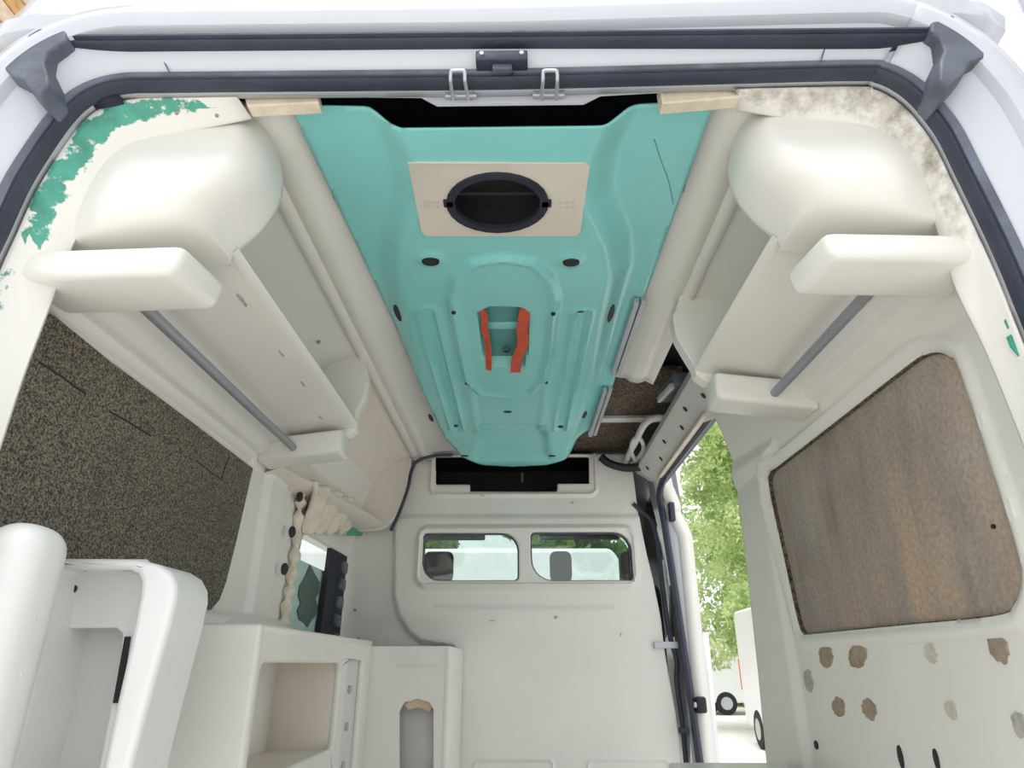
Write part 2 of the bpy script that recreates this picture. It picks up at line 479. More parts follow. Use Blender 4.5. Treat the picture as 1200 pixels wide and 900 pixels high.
# cream ceiling strips between the lockers and the teal panel (parts of the ceiling)
def strip(s, y0, y1, zo):
    pr = [(.555, 1.872), (.532, 1.884), (.520, 1.890), (.505, 1.884), (.49, 1.880), (.465, 1.886), (.45, 1.900), (.40, 1.908), (.22, 1.92)]
    rows = [[(XC + s * (max(a, .432) if y < 1.35 else a), y, z + zo) for a, z in pr] for y in np.linspace(y0, y1, 24)]
    grid('ceiling_strip', rows, 'cream', cl, flip=(s > 0), solid=.012, off=-1)
strip(-1, 1.0, 3.5, 0.0); strip(1, 1.0, 2.42, 0.0)

# ---- bulkhead
def bp_(x, y): p = at(x, y, Y=YB); return (p[0], p[2])
def bl_(L): return [bp_(*q) for q in L]
def px_rr(x0, x1, y0, y1, r):
    a = bp_(x0, y1); b = bp_(x1, y0); return rrect(a[0], b[0], a[1], b[1], r)
bw1 = px_rr(495, 608, 626, 682, (.09, .02, .09, .02))
bw2 = px_rr(622, 737, 625, 682, (.11, .02, .09, .02))
slot = bl_([(511, 536), (690, 536), (690, 568), (653, 568), (653, 577), (551, 577), (551, 569), (511, 569)])
right_edge = [(741, 538), (742, 553), (747, 600), (752, 625), (758, 652), (764, 680), (767, 702), (773, 730), (777, 762), (783, 790), (790, 833), (797, 880), (803, 930)]
rj = [(x + random.uniform(-1.3, 1.3), y) for x, y in right_edge]
outl = [(-.93, -.02), (-.93, 1.93)] + [bp_(476, 533)] + bl_([(730, 533)]) + bl_(rj) + [(bp_(805, 935)[0], -.02)]
raised = bl_([(484, 538), (480, 552), (468, 585), (460, 618), (459, 700), (464, 722), (476, 742), (492, 755), (528, 760), (528, 1000)]) + [(1.2, -1.0), (1.2, 2.2), (bp_(484, 538)[0], 2.2)]
def h_bulk(U, V):
    d = sdf(raised, U, V)
    h = .035 * sm(d + .012, .03)
    h = h - .016 * sm(.0 - (V - bp_(600, 606)[1]), .035)                     # upper band set back
    h = h - .012 * sm((V - bp_(600, 728)[1]), .10)                            # lower field set back
    h = h + .016 * sm(np.abs(sdf(px_rr(490, 740, 620, 687, .05), U, V) - .004) - .010, .012)
    h = h + .013 * sm(sdf(px_rr(490, 740, 620, 687, .05), U, V), .012)
    h = h + .010 * sm(np.abs(sdf(px_rr(505, 695, 500, 581, .04), U, V)) - .008, .010)
    h = h - .006 * sm(segd(bp_(508, 711), bp_(716, 711), U, V) - .006, .006)
    for r in ((556, 648, 889, 930), (690, 782, 889, 930)):
        h = h + .006 * sm(np.abs(sdf(px_rr(*r, .03), U, V)) - .005, .006)
    return h
wf = relief('wall_front', -.93, .86, -.02, 1.92, .0085, h_bulk, lambda U, V, H: (U, YB - H, V), 'cream',
            holes=[bw1, bw2, slot], outline=outl, flip=False, solid=.025, off=-1); struct(wf)
for i, (hole, nm) in enumerate(((bw1, 'window_1'), (bw2, 'window_2'))):
    cu = sum(p[0] for p in hole) / len(hole); cv = sum(p[1] for p in hole) / len(hole)
    big = [(cu + (u - cu) * 1.06, cv + (v - cv) * 1.08) for u, v in hole]
    w = plate(nm, big, [], .005, lambda u, v, t: (u, YB + .005 + t, v), 'glass'); struct(w)
    rim = plate('window_gasket', big, [[(cu + (u - cu) * .97, cv + (v - cv) * .95) for u, v in hole]], .012, lambda u, v, t: (u, YB - .018 + t, v), 'rubber_worn', w)
# dark over-cab compartment behind the slot
a = bp_(505, 532); b = bp_(700, 582)
oc = thing('overhead_tray', ((a[0] + b[0]) / 2, YB + .1, b[1]), 'black empty storage recess behind the slot at the top of the bulkhead', 'storage recess')
x0, x1, z0, z1 = a[0], b[0], b[1], 1.93
mesh('tray_shell', [(x0, YB + .03, z0), (x1, YB + .03, z0), (x1, YB + .03, z1), (x0, YB + .03, z1), (x0, YB + .40, z0), (x1, YB + .40, z0), (x1, YB + .40, z1), (x0, YB + .40, z1)],
     [(0, 1, 5, 4), (1, 2, 6, 5), (2, 3, 7, 6), (3, 0, 4, 7), (4, 5, 6, 7)], 'black', oc, smooth=False)
rbox('centre_bracket', .0, .012, YB + .05, YB + .09, 1.78, 1.83, .003, 'rubber_worn', oc)
# scuffs and screw holes on the bulkhead
for x, y, rx, ry in ((651, 724, .010, .006), (670, 591, .008, .005), (416, 715, .007, .007), (420, 748, .004, .006), (577, 728, .012, .003), (726, 744, .004, .008), (566, 583, .012, .003)):
    u, v = bp_(x, y); disc('scuff', (u, YB - .043 if x > 460 else YB - .004, v), (0, -1, 0), rx, ry, 'glue_grey' if x > 460 else 'glue', wf, jag=.3)

# ================================================================== REAR FRAME
left_c = [(-95, 900), (-75, 640), (-55, 430), (-30, 330), (0, 262), (22, 215), (46, 176), (70, 142), (92, 119), (118, 105), (150, 98), (200, 97)]
right_c = [(1000, 83), (1032, 86), (1058, 98), (1079, 115), (1096, 135), (1112, 158), (1132, 198), (1153, 240), (1177, 290), (1200, 344), (1235, 440), (1280, 640), (1300, 900)]
seal_px = left_c + [(400, 95), (600, 93), (800, 88)] + right_c
seal3 = [at(x, y, Y=YR) for x, y in seal_px]
# straight run-outs to the floor
seal3[0] = np.array([seal3[1][0] - .01, YR, .02]); seal3[-1] = np.array([seal3[-2][0] + .01, YR, .02])
path = [np.array(p) for p in spline(seal3, 150)]
for p in path: p[1] = YR
pv = [Vector(p) for p in path]
def outn(i):
    t = (pv[min(i + 1, len(pv) - 1)] - pv[max(i - 1, 0)]).normalized()
    return Vector((-t.z, 0, t.x))        # outward from opening for a path running left-bottom -> top -> right
NV = [outn(i) for i in range(len(pv))]
# outer painted frame: surface running outward from the seal
OF = [(.004, .952), (.000, .935), (.012, .915), (.030, .905), (.052, .895), (.078, .885), (.085, .868), (.10, .862), (.125, .868), (.15, .90), (.165, .99)]
rows = []
for p, n in zip(pv, NV): rows.append([(p.x + n.x * a, y, p.z + n.z * a) for a, y in OF])
fr = grid('trim_1', rows, 'body_white', flip=False, solid=.01, off=1); fixn(fr); struct(fr, 'white painted rear door frame of the van', None)

# roof edge above the rear opening
def roofx(px, py, y): return at(px, py, Y=y)
rl, rr_ = -1.0, .90
rp = [(.905, 1.925), (.872, 1.935), (.868, 1.955), (.872, 1.962), (.89, 1.967), (.893, 1.978), (.90, 2.06), (.93, 2.16), (1.0, 2.22), (1.3, 2.25)]
rows = []
for k in range(41):
    t = k / 40; x = rl + (rr_ - rl) * t
    e = max(0, abs(2 * t - 1) - .9) / .1
    rows.append([(x, y + .03 * e * e, z + .012 * t - .03 * e * e * (1 if i > 5 else .3)) for i, (y, z) in enumerate(rp)])
ro = grid('trim_2', rows, 'body_white', solid=.01, off=1); fixn(ro); struct(ro, 'pale roof edge above the rear opening', None)
for x, y in ((314, 5), (338, 5), (330, 13)):
    p = at(x, y, Y=.895); disc('screw_hole', (p[0], .893, p[2]), (0, -1, -.2), .0045, .0045, 'black', ro)
p = at(722, 6, Y=.9)
rbox('panel_seam', p[0], p[0] + .004, .888, .893, p[2] - .02, p[2] + .05, .001, 'rubber_worn', ro)

# inner door seal
sec = [(-.013, .012), (-.015, -.004), (-.009, -.015), (-.003, -.012), (0, -.016), (.009, -.018), (.015, -.010), (.015, .012)]
v = []
for p, n in zip(pv, NV):
    for a, b in sec: v.append(p + n * (a if a < 0 else a * (1.3 - .9 * max(0, n.z))) + Vector((0, b, 0)))
n_ = len(sec); f = []
for i in range(len(pv) - 1):
    for j in range(n_): f.append((i * n_ + j, i * n_ + (j + 1) % n_, (i + 1) * n_ + (j + 1) % n_, (i + 1) * n_ + j))
ds = thing('door_seal', (XC, YR, 1.86), 'dark rubber seal running round the rear door opening', 'door seal')
so = mesh('seal_profile', v, f, 'rubber', ds, angle=60); fixn(so)
v = []
for p, n in zip(pv, NV):
    for a, b in ((-.002, -.0150), (.003, -.0180), (.010, -.0195), (.010, -.014), (-.002, -.012)): v.append(p + n * a * (1.2 - .6 * max(0, n.z)) + Vector((0, b, 0)))
f = []
for i in range(len(pv) - 1):
    for j in range(5): f.append((i * 5 + j, i * 5 + (j + 1) % 5, (i + 1) * 5 + (j + 1) % 5, (i + 1) * 5 + j))
so = mesh('seal_lip', v, f, 'rubber_worn', so, angle=60); fixn(so)

# upper gutter seal with its two moulded corner blocks
us = thing('gutter_seal', (XC, .87, 1.92), 'dark rubber strip with moulded corner blocks above the rear opening', 'rubber strip')
def gz(x): return 1.905 + .008 * (x - XC)
L3 = at(70, 48, Y=.866); R3 = at(1092, 39, Y=.866)
gp = [(x, .882, L3[2] + (R3[2] - L3[2]) * (x - L3[0]) / (R3[0] - L3[0])) for x in np.linspace(L3[0], R3[0], 30)]
V = [(x, y + dy, z + dz) for x, y, z in gp for dy, dz in ((.02, -.003), (-.010, -.003), (-.015, .001), (-.014, .005), (-.020, .007), (-.020, .011), (.02, .011))]
F = [(i * 7 + j, i * 7 + (j + 1) % 7, (i + 1) * 7 + (j + 1) % 7, (i + 1) * 7 + j) for i in range(29) for j in range(7)] + [tuple(range(7)), tuple(29 * 7 + j for j in range(7))]
o = mesh('strip', V, F, 'rubber', us, angle=50); fixn(o)
def corner(pxs, s, y0):
    base = [at(x, y, Y=y0) for x, y in pxs]
    c = sum(base) / len(base)
    V = []
    for p in base: V.append((p[0], p[1], p[2]))
    for p in base: V.append((c[0] + (p[0] - c[0]) * .93, p[1] - .022, c[2] + (p[2] - c[2]) * .93))
    for p in base: V.append((c[0] + (p[0] - c[0]) * 1.0, p[1] + .05, c[2] + (p[2] - c[2]) * 1.0))
    n = len(base)
    F = [tuple(range(n, 2 * n)), tuple(range(2 * n, 3 * n))] + [(i, (i + 1) % n, n + (i + 1) % n, n + i) for i in range(n)] + [(2 * n + i, 2 * n + (i + 1) % n, (i + 1) % n, i) for i in range(n)]
    o = mesh('corner_block', V, F, 'rubber_worn', us, bevel=.004); fixn(o)
corner([(55, 42), (88, 44), (88, 58), (66, 72), (61, 84), (66, 100), (67, 114), (55, 128), (44, 118), (36, 106), (22, 101), (10, 92), (25, 70), (42, 50)], -1, .878)
corner([(1108, 26), (1128, 50), (1149, 74), (1146, 80), (1130, 86), (1122, 100), (1104, 118), (1092, 108), (1093, 84), (1098, 70), (1092, 54), (1082, 48), (1082, 36)], 1, .878)

# header face between the two seals
a0 = at(62, 62, Y=.90); 
rows = []
for x in np.linspace(-.87, .80, 30):
    zt = 1.902 + .008 * (x + .03); zb = 1.852 + .010 * (x + .03)
    rows.append([(x, .895, zt + .012), (x, .896, zt), (x, .903, zt - .012), (x, .908, zb + .015), (x, .918, zb), (x, .95, zb - .004)])
hd = grid('trim_3', rows, 'header_white', solid=.006, off=1); fixn(hd); struct(hd, 'white header panel between the two rubber seals', None)
for x0, y0, x1, y1 in ((187, 62, 198, 84), (968, 52, 962, 72)):
    p = at(x0, y0, Y=.892); q = at(x1, y1, Y=.9)
    tube('seam', [(p[0], .8935, p[2]), (q[0], .9005, q[2])], .0012, 'rubber_worn', hd, n=6)
for x, y in ((112, 88), (600, 88)):
    p = at(x, y, Y=.905); disc('screw_hole', (p[0], .9045, p[2]), (0, -1, -.3), .003, .003, 'black', hd)

# flange below the seal that carries the strikers
fp = [(372, 103), (372, 113), (375, 113), (495, 113), (512, 121), (682, 119), (702, 110), (775, 107), (775, 97)]
fo = [(at(x, y, Y=.955)[0], at(x, y, Y=.955)[2]) for x, y in [(368, 96), (368, 111), (493, 112), (512, 122), (684, 120), (704, 110), (776, 106), (776, 90)]]
fg = plate('trim_4', fo, [], .006, lambda u, v, t: (u, .955 + t, v), 'body_white'); struct(fg, 'white metal flange with a wider centre tab under the header', None)
for x, y in ((600, 108), (423, 104), (735, 99)):
    p = at(x, y, Y=.954); disc('flange_hole', (p[0], .954, p[2]), (0, -1, 0), .004 if x == 600 else .0025, .004 if x == 600 else .0025, 'black', fg)

# striker loops
for cx, cy, nm in ((540, 112, 'left'), (643, 111, 'right')):
    c = at(cx, cy - 3, Y=.945)
    st = thing('door_striker', (c[0], .945, c[2]), 'steel striker loop on its bolted plate, %s of the centre block' % nm, 'door striker', 'rear door strikers')
    pl = rbox('striker_plate', c[0] - .031, c[0] + .031, .943, .952, c[2] - .009, c[2] + .012, .003, 'steel', st)
    for sx in (-.024, .024):
        disc('bolt_head', (c[0] + sx, .943, c[2] - .001), (0, -1, 0), .005, .005, 'rail_grey', pl, th=.003)
    b0 = at(cx, 112, Y=.935); b1 = at(cx, 96, Y=.893); b2 = at(cx, 83, Y=.885)
    lp = [(-.014, .945, b0[2]), (-.014, .93, b0[2] - .002), (-.013, .893, b1[2]), (-.0125, .886, b2[2] - .004), (-.009, .885, b2[2]), (.009, .885, b2[2]), (.0125, .886, b2[2] - .004), (.013, .893, b1[2]), (.014, .93, b0[2] - .002), (.014, .945, b0[2])]
    tube('loop', spline([(c[0] + x, y, z) for x, y, z in lp], 48), .0034, 'steel', st, n=8)
# centre block
c = at(588, 69, Y=.885)
cb = thing('centre_stop', (c[0], .89, c[2]), 'black rectangular stop block with two rivets at the middle of the header', 'stop block')
w = .047
bo = rbox('block', c[0] - w, c[0] + w, .876, .903, c[2] - .011, c[2] + .012, .003, 'rubber', cb)
for sx in (-.036, .036): disc('rivet', (c[0] + sx, .876, c[2] + .003), (0, -1, 0), .004, .004, 'steel', bo, th=.002)
rbox('tongue', c[0] - .017, c[0] + .019, .886, .898, c[2] - .022, c[2] - .010, .002, 'rubber_worn', cb)

# tan strips either side of the flange
for pxs, lb in (([(284, 107), (372, 105), (374, 121), (290, 125)], 'bare wooden batten above the left overhead locker'), ([(772, 99), (874, 97), (868, 114), (845, 116), (776, 122)], 'bare wooden batten above the right overhead locker')):
    o2 = [(at(x, y, Y=.96)[0], at(x, y, Y=.96)[2]) for x, y in pxs]
    o = plate('wooden_batten', o2, [], .03, lambda u, v, t: (u, .958 + t, v), 'bare_wood', bevel=.003); tag(o, lb, 'batten', 'wooden battens')

# cream trim inside the seal (end trim with flaked paint / dirt)
def end_trim(s, name, lab, matn, inner_px, idx):
    """strip from the seal inward, lofted between the seal path and the inner edge."""
    sp = [pv[i] - NV[i] * .012 for i in idx]
    # arc-length resample of both
    inner = [at(x, y, Y=Y) for x, y, Y in inner_px]
    n = 60
    A = spline([tuple(q) for q in sp[::3]] + [tuple(sp[-1])], n); B = spline(inner, n)
    rows = []
    for a, b in zip(A, B):
        r = []
        for t in np.linspace(0, 1, 12):
            q = a * (1 - t) + b * t
            q = np.array([q[0], .945 + (b[1] - .945) * t, q[2]])
            r.append(q)
        r.append(np.array([b[0], b[1] + .004, b[2]]))
        rows.append(r)
    return rows
nP = len(pv)
# index of path points: left side from z ~ .3 to the left end of the batten, right side likewise
li = [i for i in range(nP) if pv[i].x < at(288, 110, Y=YR)[0] and pv[i].z > .2]
ri = [i for i in range(nP) if pv[i].x > at(868, 100, Y=YR)[0] and pv[i].z > .2][::-1]
inL = [(-250, 1500, 1.0), (-120, 1000, 1.0), (-50, 660, 1.0), (-8, 545, 1.0), (27, 440, 1.0), (54, 368, 1.0), (78, 302, 1.0), (98, 262, 1.0), (122, 222, 1.0), (152, 184, 1.0), (205, 158, .998), (294, 138, .99)]
inR = [(1450, 1500, 1.0), (1330, 1000, 1.0), (1260, 700, 1.0), (1215, 560, 1.0), (1160, 420, 1.0), (1122, 340, 1.0), (1106, 290, 1.0), (1090, 245, 1.0), (1064, 198, 1.0), (1022, 165, 1.0), (975, 147, .998), (864, 128, .99)]
def trim_obj(side, rows, matn, wear):
    nm = 'rear_corner_trim'
    o = grid(nm, rows, matn, None, solid=.004, off=1); fixn(o)
    at_ = o.data.attributes.new('wear', 'FLOAT', 'POINT')
    n = len(rows[0]); vals = []
    for i, r in enumerate(rows):
        for j, q in enumerate(r): vals.append(float(wear(i / (len(rows) - 1), j / (n - 1), q)))
    at_.data.foreach_set('value', vals)
    return o
def wearL(u, t, q):
    z = q[2]; x = q[0]
    e = 1 - abs(t - .22) / .42                                # band near the seal
    g = 0
    if z > 1.40: g = max(g, min(1, e * 1.25 + .12)) if (x < -.60 and (z > 1.52 or z < 1.475)) else 0
    if z < 1.475 and z > 1.38: g = max(0, .95 - abs(t - .1) * 2.2)
    if x > -.60 and z > 1.7: g = .72 - 5.5 * abs(x + .555) - 2.2 * abs(t - .45) if x > -.64 else 0
    return .62 * max(0, min(1, g))
def wearR(u, t, q):
    z = q[2]; x = q[0]
    g = 0
    if z > 1.5: g = .62 - .55 * abs(t - .15) - .9 * max(0, .50 - x) - 1.0 * max(0, 1.68 - z)
    return max(0, g)
rowsL = end_trim(-1, '', '', '', inL, li); rowsR = end_trim(1, '', '', '', inR, ri)
oL = trim_obj(-1, rowsL, 'cream_green_paint', wearL)
tag(oL, 'cream corner moulding with flaked green paint beside the left locker', 'corner trim')
oR = trim_obj(1, rowsR, 'cream_dirt', wearR)
tag(oR, 'cream corner moulding with brown dirt beside the right locker', 'corner trim')
# green paint remnant on the right corner near the frame edge
for x, y, rx, ry in ((1190, 375, .010, .022), (1197, 405, .012, .03)):
    p = at(x, y, Y=.952); disc('paint_flake', (p[0], .957, p[2]), (0, -1, 0), rx, ry, 'green_paint', oR, jag=.35, th=.002)
for x, y in ((199, 118), (234, 112), (208, 134), (255, 137), (192, 104)):
    p = at(x, y, Y=.955); disc('screw_hole', (p[0], .952, p[2]), (0, -1, -.1), .0035, .0035, 'glue', oL, th=.002)

# ================================================================== OVERHEAD LOCKERS
EDGE = [(1.90, .500), (1.84, .480), (1.78, .465), (1.72, .468), (1.66, .494), (1.615, .530)]
def edge_at(z):
    zs = [e[0] for e in EDGE][::-1]; xs = [e[1] for e in EDGE][::-1]
    return float(np.interp(z, zs, xs))
def locker(s, y0, y1, zo, lab):
    X = lambda h: XC + s * h
    t = thing('overhead_locker', (X(.7), (y0 + y1) / 2, 1.45 + zo), lab, 'locker', 'overhead lockers')
    # underside, lip and tray as one moulded section
    sec = [(.862, 1.44), (.852, 1.452), (.848, 1.468), (.838, 1.482), (.815, 1.486), (.803, 1.494), (.799, 1.512), (.79, 1.524), (.772, 1.528), (.764, 1.537), (.760, 1.556), (.745, 1.566), (.72, 1.570), (.66, 1.582),
           (.60, 1.592), (.552, 1.600), (.538, 1.606), (.532, 1.614), (.536, 1.623), (.548, 1.626), (.60, 1.622), (.72, 1.620), (.765, 1.632), (.768, 1.66), (.755, 1.70), (.735, 1.745), (.70, 1.795), (.65, 1.838), (.60, 1.862), (.555, 1.876), (.53, 1.884)]
    rows = [[(X(a), y, z + zo * (1 if z < 1.7 else (1.884 - z) / .184)) for a, z in sec] for y in np.linspace(y0 - .02, y1, 26)]
    o = grid('tray_moulding', rows, 'cream', t, flip=(s < 0), angle=60); fixn(o)
    for k, (yy, zz) in enumerate(((y0 + .10, 1.81), (y0 + .42, 1.80), (y0 + .85, 1.84))):
        if yy < y1 - .1:
            hh = float(np.interp(zz, [1.70, 1.745, 1.795, 1.838, 1.862], [.755, .735, .70, .65, .60]))
            disc('screw_hole', (X(hh - .004), yy, zz - .003), (-s * .7, 0, -.7), .006, .006, 'glue', o, th=.002)
    # rear end panel: bulging face, rounded into the inner side
    zz = [1.90, 1.87, 1.84, 1.81, 1.785, 1.76, 1.735, 1.71, 1.68, 1.65, 1.625, 1.605, 1.590, 1.580, 1.574, 1.574, 1.574]
    yy = [1.005, 1.005, 1.002, .998, .991, .982, .971, .961, .953, .949, .948, .952, .961, .975, .994, 1.05, 1.13]
    und = lambda h: float(np.interp(h, [.53, .552, .60, .66, .72, .80], [1.606, 1.600, 1.590, 1.580, 1.568, 1.562]))
    rows = []
    for z, y in zip(zz, yy):
        e = edge_at(z) if z > 1.6 else .530 + (1.615 - z) * .4
        hm = float(np.interp(z, [1.57, 1.62, 1.67, 1.73, 1.80, 1.90], [.88, .87, .85, .82, .77, .70]))
        hs = list(np.linspace(hm, e + .055, 12)); r = []
        k = min(1, max(0, (1.64 - z) / .06))
        zq = lambda h: z + zo + k * (und(h) - 1.574 + .004 - .012 * k) * .9
        for h in hs:
            w = min(1, max(0, (h - .69) / .13))
            r.append((X(h), y + max(.008, 1.004 - y) * w * w * (3 - 2 * w), zq(h)))
        for q in np.linspace(0, pi / 2, 8)[1:]:
            h = e + .055 - .055 * math.sin(q)
            r.append((X(h), y + (.085 * (1 - math.cos(q)) if y < 1.06 else 0), zq(h)))
        r.append((X(e), max(y + .087, 1.10), zq(e))); r.append((X(e), max(y0, y), zq(e)))
        r.append((X(e + .012), max(y0 + .006, y), zq(e))); r.append((X(.80), max(y0 + .006, y), z + zo))
        rows.append(r)
    o = grid('rear_end_panel', rows, 'cream', t, flip=(s > 0), angle=70); fixn(o)
    md = o.modifiers.new('soft', 'SUBSURF'); md.levels = 1; md.render_levels = 1
    # lower rear bump that takes the rail end
    rb = rbox('rail_boss', .555, .845, .957, 1.10, 1.464, 1.530 - zo * .3, .020, 'cream', t, seg=4,
              warp=lambda x, y, z: (X(x + (1.535 - z) * .10 - .02 * (y - .957) / .14), y + (z - 1.452) * .16, z + zo + (x - .555) * -.03))
    # boss and end panel at the front
    zs = np.linspace(1.60, 1.885, 14)
    V = []; 
    loop = [(.86, 1.50), (.80, 1.50), (.62, 1.555), (.56, 1.575), (.535, 1.595)] + [(edge_at(z) + (.045 if s < 0 else .02) * min(1, (z - 1.6) / .06), z) for z in zs[1:]] + [(.70, 1.90), (.80, 1.80)]
    plate('front_end_panel', [(a, z + (zo if z < 1.8 else 0)) for a, z in loop], [], .05, lambda a, z, w: (X(a), y1 - .005 + w, z), 'cream', t, bevel=.010)
    rbox('front_rail_boss', .565, .84, y1 - .075, y1 + .04, 1.494, 1.575, .014, 'cream', t, warp=lambda x, y, z: (X(x), y, z + zo + (.565 - x) * .12))
    # rail
    ra = (X(.722), 1.04, 1.508 + zo); rb_ = (X(.722), y1 - .03, 1.508 + zo)
    g = tube('grab_rail', [ra, ((ra[0] + rb_[0]) / 2, (ra[1] + rb_[1]) / 2, ra[2]), rb_], .0125, 'rail_grey', t, n=14)
    g['label'] = 'grey metal grab rail'
    return t, X
tL, XL = locker(-1, 1.13, 2.17, 0.0, 'long cream overhead locker with grab rail above the black speckled panel')
tR, XR = locker(1, 1.13, 1.765, .022, 'shorter cream overhead locker with grab rail above the brown board')
# dark scratches on the left locker
for x, y, L in ((283, 352, .03), (330, 415, .02), (355, 450, .02), (376, 488, .02)):
    p = at(x, y, Z=1.592); q = at(x + 5, y + 7, Z=1.592)
    d = disc('scratch', (p[0], p[1], float(np.interp(abs(p[0] - XC), [.538, .552, .60, .66, .72], [1.606, 1.600, 1.592, 1.582, 1.570])) - .001), (0.08, 0, -1), L * .15, L * .9, 'glue_grey', tL, jag=.3, th=.001)

# ---- front corner locker on the left (over the side window)
y0, y1 = 2.22, 3.50
fc = thing('corner_locker', (-.78, 2.9, 1.45), 'open cream corner locker between the left overhead locker and the bulkhead', 'locker')
def fsec(t):
    lip = (.80 - (.80 - .665) * t, 1.475 + .035 * t)
    return [(.88, lip[1] - .03), (lip[0] + .05, lip[1] - .015), (lip[0] + .012, lip[1] - .003), (lip[0], lip[1] + .006), (lip[0] + .004, lip[1] + .014), (lip[0] + .02, lip[1] + .012), (.80, lip[1] + .02), (.812, 1.56), (.80, 1.62), (.765, 1.70), (.71, 1.785), (.65, 1.838), (.60, 1.862), (.555, 1.876), (.53, 1.884)]
rows = [[(XC - a, y, z) for a, z in fsec(t)] for t, y in zip(np.linspace(0, 1, 20), np.linspace(y0, y1, 20))]
o = grid('tray_moulding', rows, 'cream_warm', fc, angle=60); fixn(o)
cz = spline([(.665, 1.505), (.62, 1.56), (.585, 1.65), (.565, 1.76), (.56, 1.885)], 12)
plate('end_panel', [(.86, 1.48), (.70, 1.485)] + [tuple(q) for q in cz] + [(.80, 1.885), (.86, 1.6)], [], .03, lambda a, z, w: (XC - a, 3.44 + w, z), 'cream_warm', fc, bevel=.008)
# black edging cord of the bulkhead on the left
cord = [at(x, y, Y=3.42) for x, y in ((458, 622), (468, 600), (478, 572), (482, 552), (490, 540), (510, 534), (530, 533))]
tag(tube('edging_cord', spline(cord, 30), .009, 'rubber', n=8), 'thin black edging cord round the top left corner of the bulkhead', 'cord')

# ================================================================== TEAL ROOF PANEL
ZT = 1.845
def tp(x, y, Z=ZT): p = at(x, y, Z=Z); return (p[0], p[1])
def tpl(L, Z=ZT): return [tp(*q, Z) for q in L]
teal_out = tpl([(338, 124), (432, 126), (452, 134), (712, 131), (738, 124), (838, 119)], 1.875) + \
    tpl([(757, 345), (745, 365), (728, 420), (716, 460), (700, 500), (690, 518), (668, 531)], 1.875)[:5] + tpl([(676, 524), (666, 535), (640, 541), (600, 543), (565, 541), (542, 534), (522, 518), (508, 490)], 1.82) + tpl([(345, 136)], 1.875)
pad = tpl([(430, 100), (470, 190), (474, 235), (458, 285), (455, 320), (478, 420), (496, 492), (525, 530), (560, 560), (640, 560), (668, 530), (690, 480), (712, 380), (728, 320), (724, 285), (702, 235), (706, 190), (745, 100)])
ring = tpl([(524, 345), (532, 318), (552, 300), (590, 294), (628, 300), (648, 318), (656, 345), (650, 400), (640, 440), (625, 458), (590, 462), (560, 458), (545, 440), (534, 400)])
recess = tpl([(562, 362), (572, 356), (610, 356), (619, 364), (618, 400), (612, 424), (574, 424), (566, 400)])
frontd = tpl([(566, 497), (636, 497), (642, 530), (560, 530)])
chan = [(tp(500, 362), tp(536, 500)), (tp(682, 364), tp(657, 500))]
rear_ridge = tpl([(452, 90), (452, 140), (470, 160), (706, 160), (724, 140), (724, 90)])
plate_px = [(478, 193), (484, 190), (684, 190), (691, 194), (680, 270), (675, 275), (500, 275), (494, 270)]
plp = tpl(plate_px, 1.835)
ell = []
for i in range(28):
    a = 2 * pi * i / 28; ell.append(tp(583 + 57 * math.cos(a), 234 + 33 * math.sin(a), 1.835))
def hT(U, V):
    d = sdf(pad, U, V)
    base = .040 * sm(d, .075)
    base = base +   .016 * sm(sdf(ring, U, V) , .02) - .008 * sm(sdf(ring, U, V) + .025, .02)
    base = base - .05 * sm(sdf(recess, U, V), .014)
    base = base - .022 * sm(sdf(frontd, U, V), .06)
    for a, b in chan: base = base - .010 * sm(segd(a, b, U, V) - .018, .008) + .008 * sm(np.abs(segd(a, b, U, V) - .03) - .006, .01)
    for a, b in chan:
        aa = (a[0] + (.09 if a[0] < 0 else -.09), a[1] - .02); bb = (b[0] + (.09 if a[0] < 0 else -.09), b[1] + .05)
        base = base + .008 * sm(segd(aa, bb, U, V) - .012, .022)
    # front lip turns down
    base = base + .035 * sm(-(V - 3.18), .35)
    # small raised cups round the two big holes
    for q in ((505, 300), (669, 301)):
        c = tp(*q); base = base + .008 * sm(np.hypot(U - c[0], V - c[1]) - .032, .02)
    return base
bb = np.array(teal_out)
def zT(u, v): return 1.876 - float(hT(np.array([[u]]), np.array([[v]]))[0, 0])
tt = thing('roof_panel', (XC, 2.1, 1.85), 'teal moulded roof panel running down the middle of the ceiling', 'roof panel')
tm = relief('moulded_panel', bb[:, 0].min() - .01, bb[:, 0].max() + .01, bb[:, 1].min() - .01, bb[:, 1].max() + .01, .010, hT, lambda U, V, H: (U, V, 1.876 - H), 'teal', outline=[tuple(q) for q in teal_out],
            holes=[ell], parent=tt, flip=True, solid=.004, off=-1)
# vent plate
vp = plate('vent_plate', plp, [ell], .005, lambda u, v, w: (u, v, min(1.852, zT(u, v)) - .006 + w), 'beige_plate', tt)
vp['label'] = 'beige plate with a round black vent hole'
zv = 1.842
cc = tp(583, 234, 1.835)
cup = []
for k, (r, dz) in enumerate(((1.0, -.010), (1.0, .03), (.97, .05), (.0, .05))):
    cup.append([(cc[0] + (u - cc[0]) * r, cc[1] + (v - cc[1]) * r, zv + dz) for u, v in ell + ell[:1]])
o = grid('vent_cup', cup, 'black', tt); fixn(o)
o = plate('vent_ring', [(cc[0] + (u - cc[0]) * 1.05, cc[1] + (v - cc[1]) * 1.05) for u, v in ell], [[(cc[0] + (u - cc[0]) * .88, cc[1] + (v - cc[1]) * .88) for u, v in ell]], .012, lambda u, v, w: (u, v, 1.823 + w), 'navy_dark', vp)
for x in (526, 640):
    p = tp(x, 235, 1.835); rbox('ring_tab', p[0] - .012, p[0] + .012, p[1] - .011, p[1] + .011, 1.823, 1.831, .002, 'navy_dark', vp)
p = tp(612, 237, 1.84); q = tp(640, 237, 1.84)
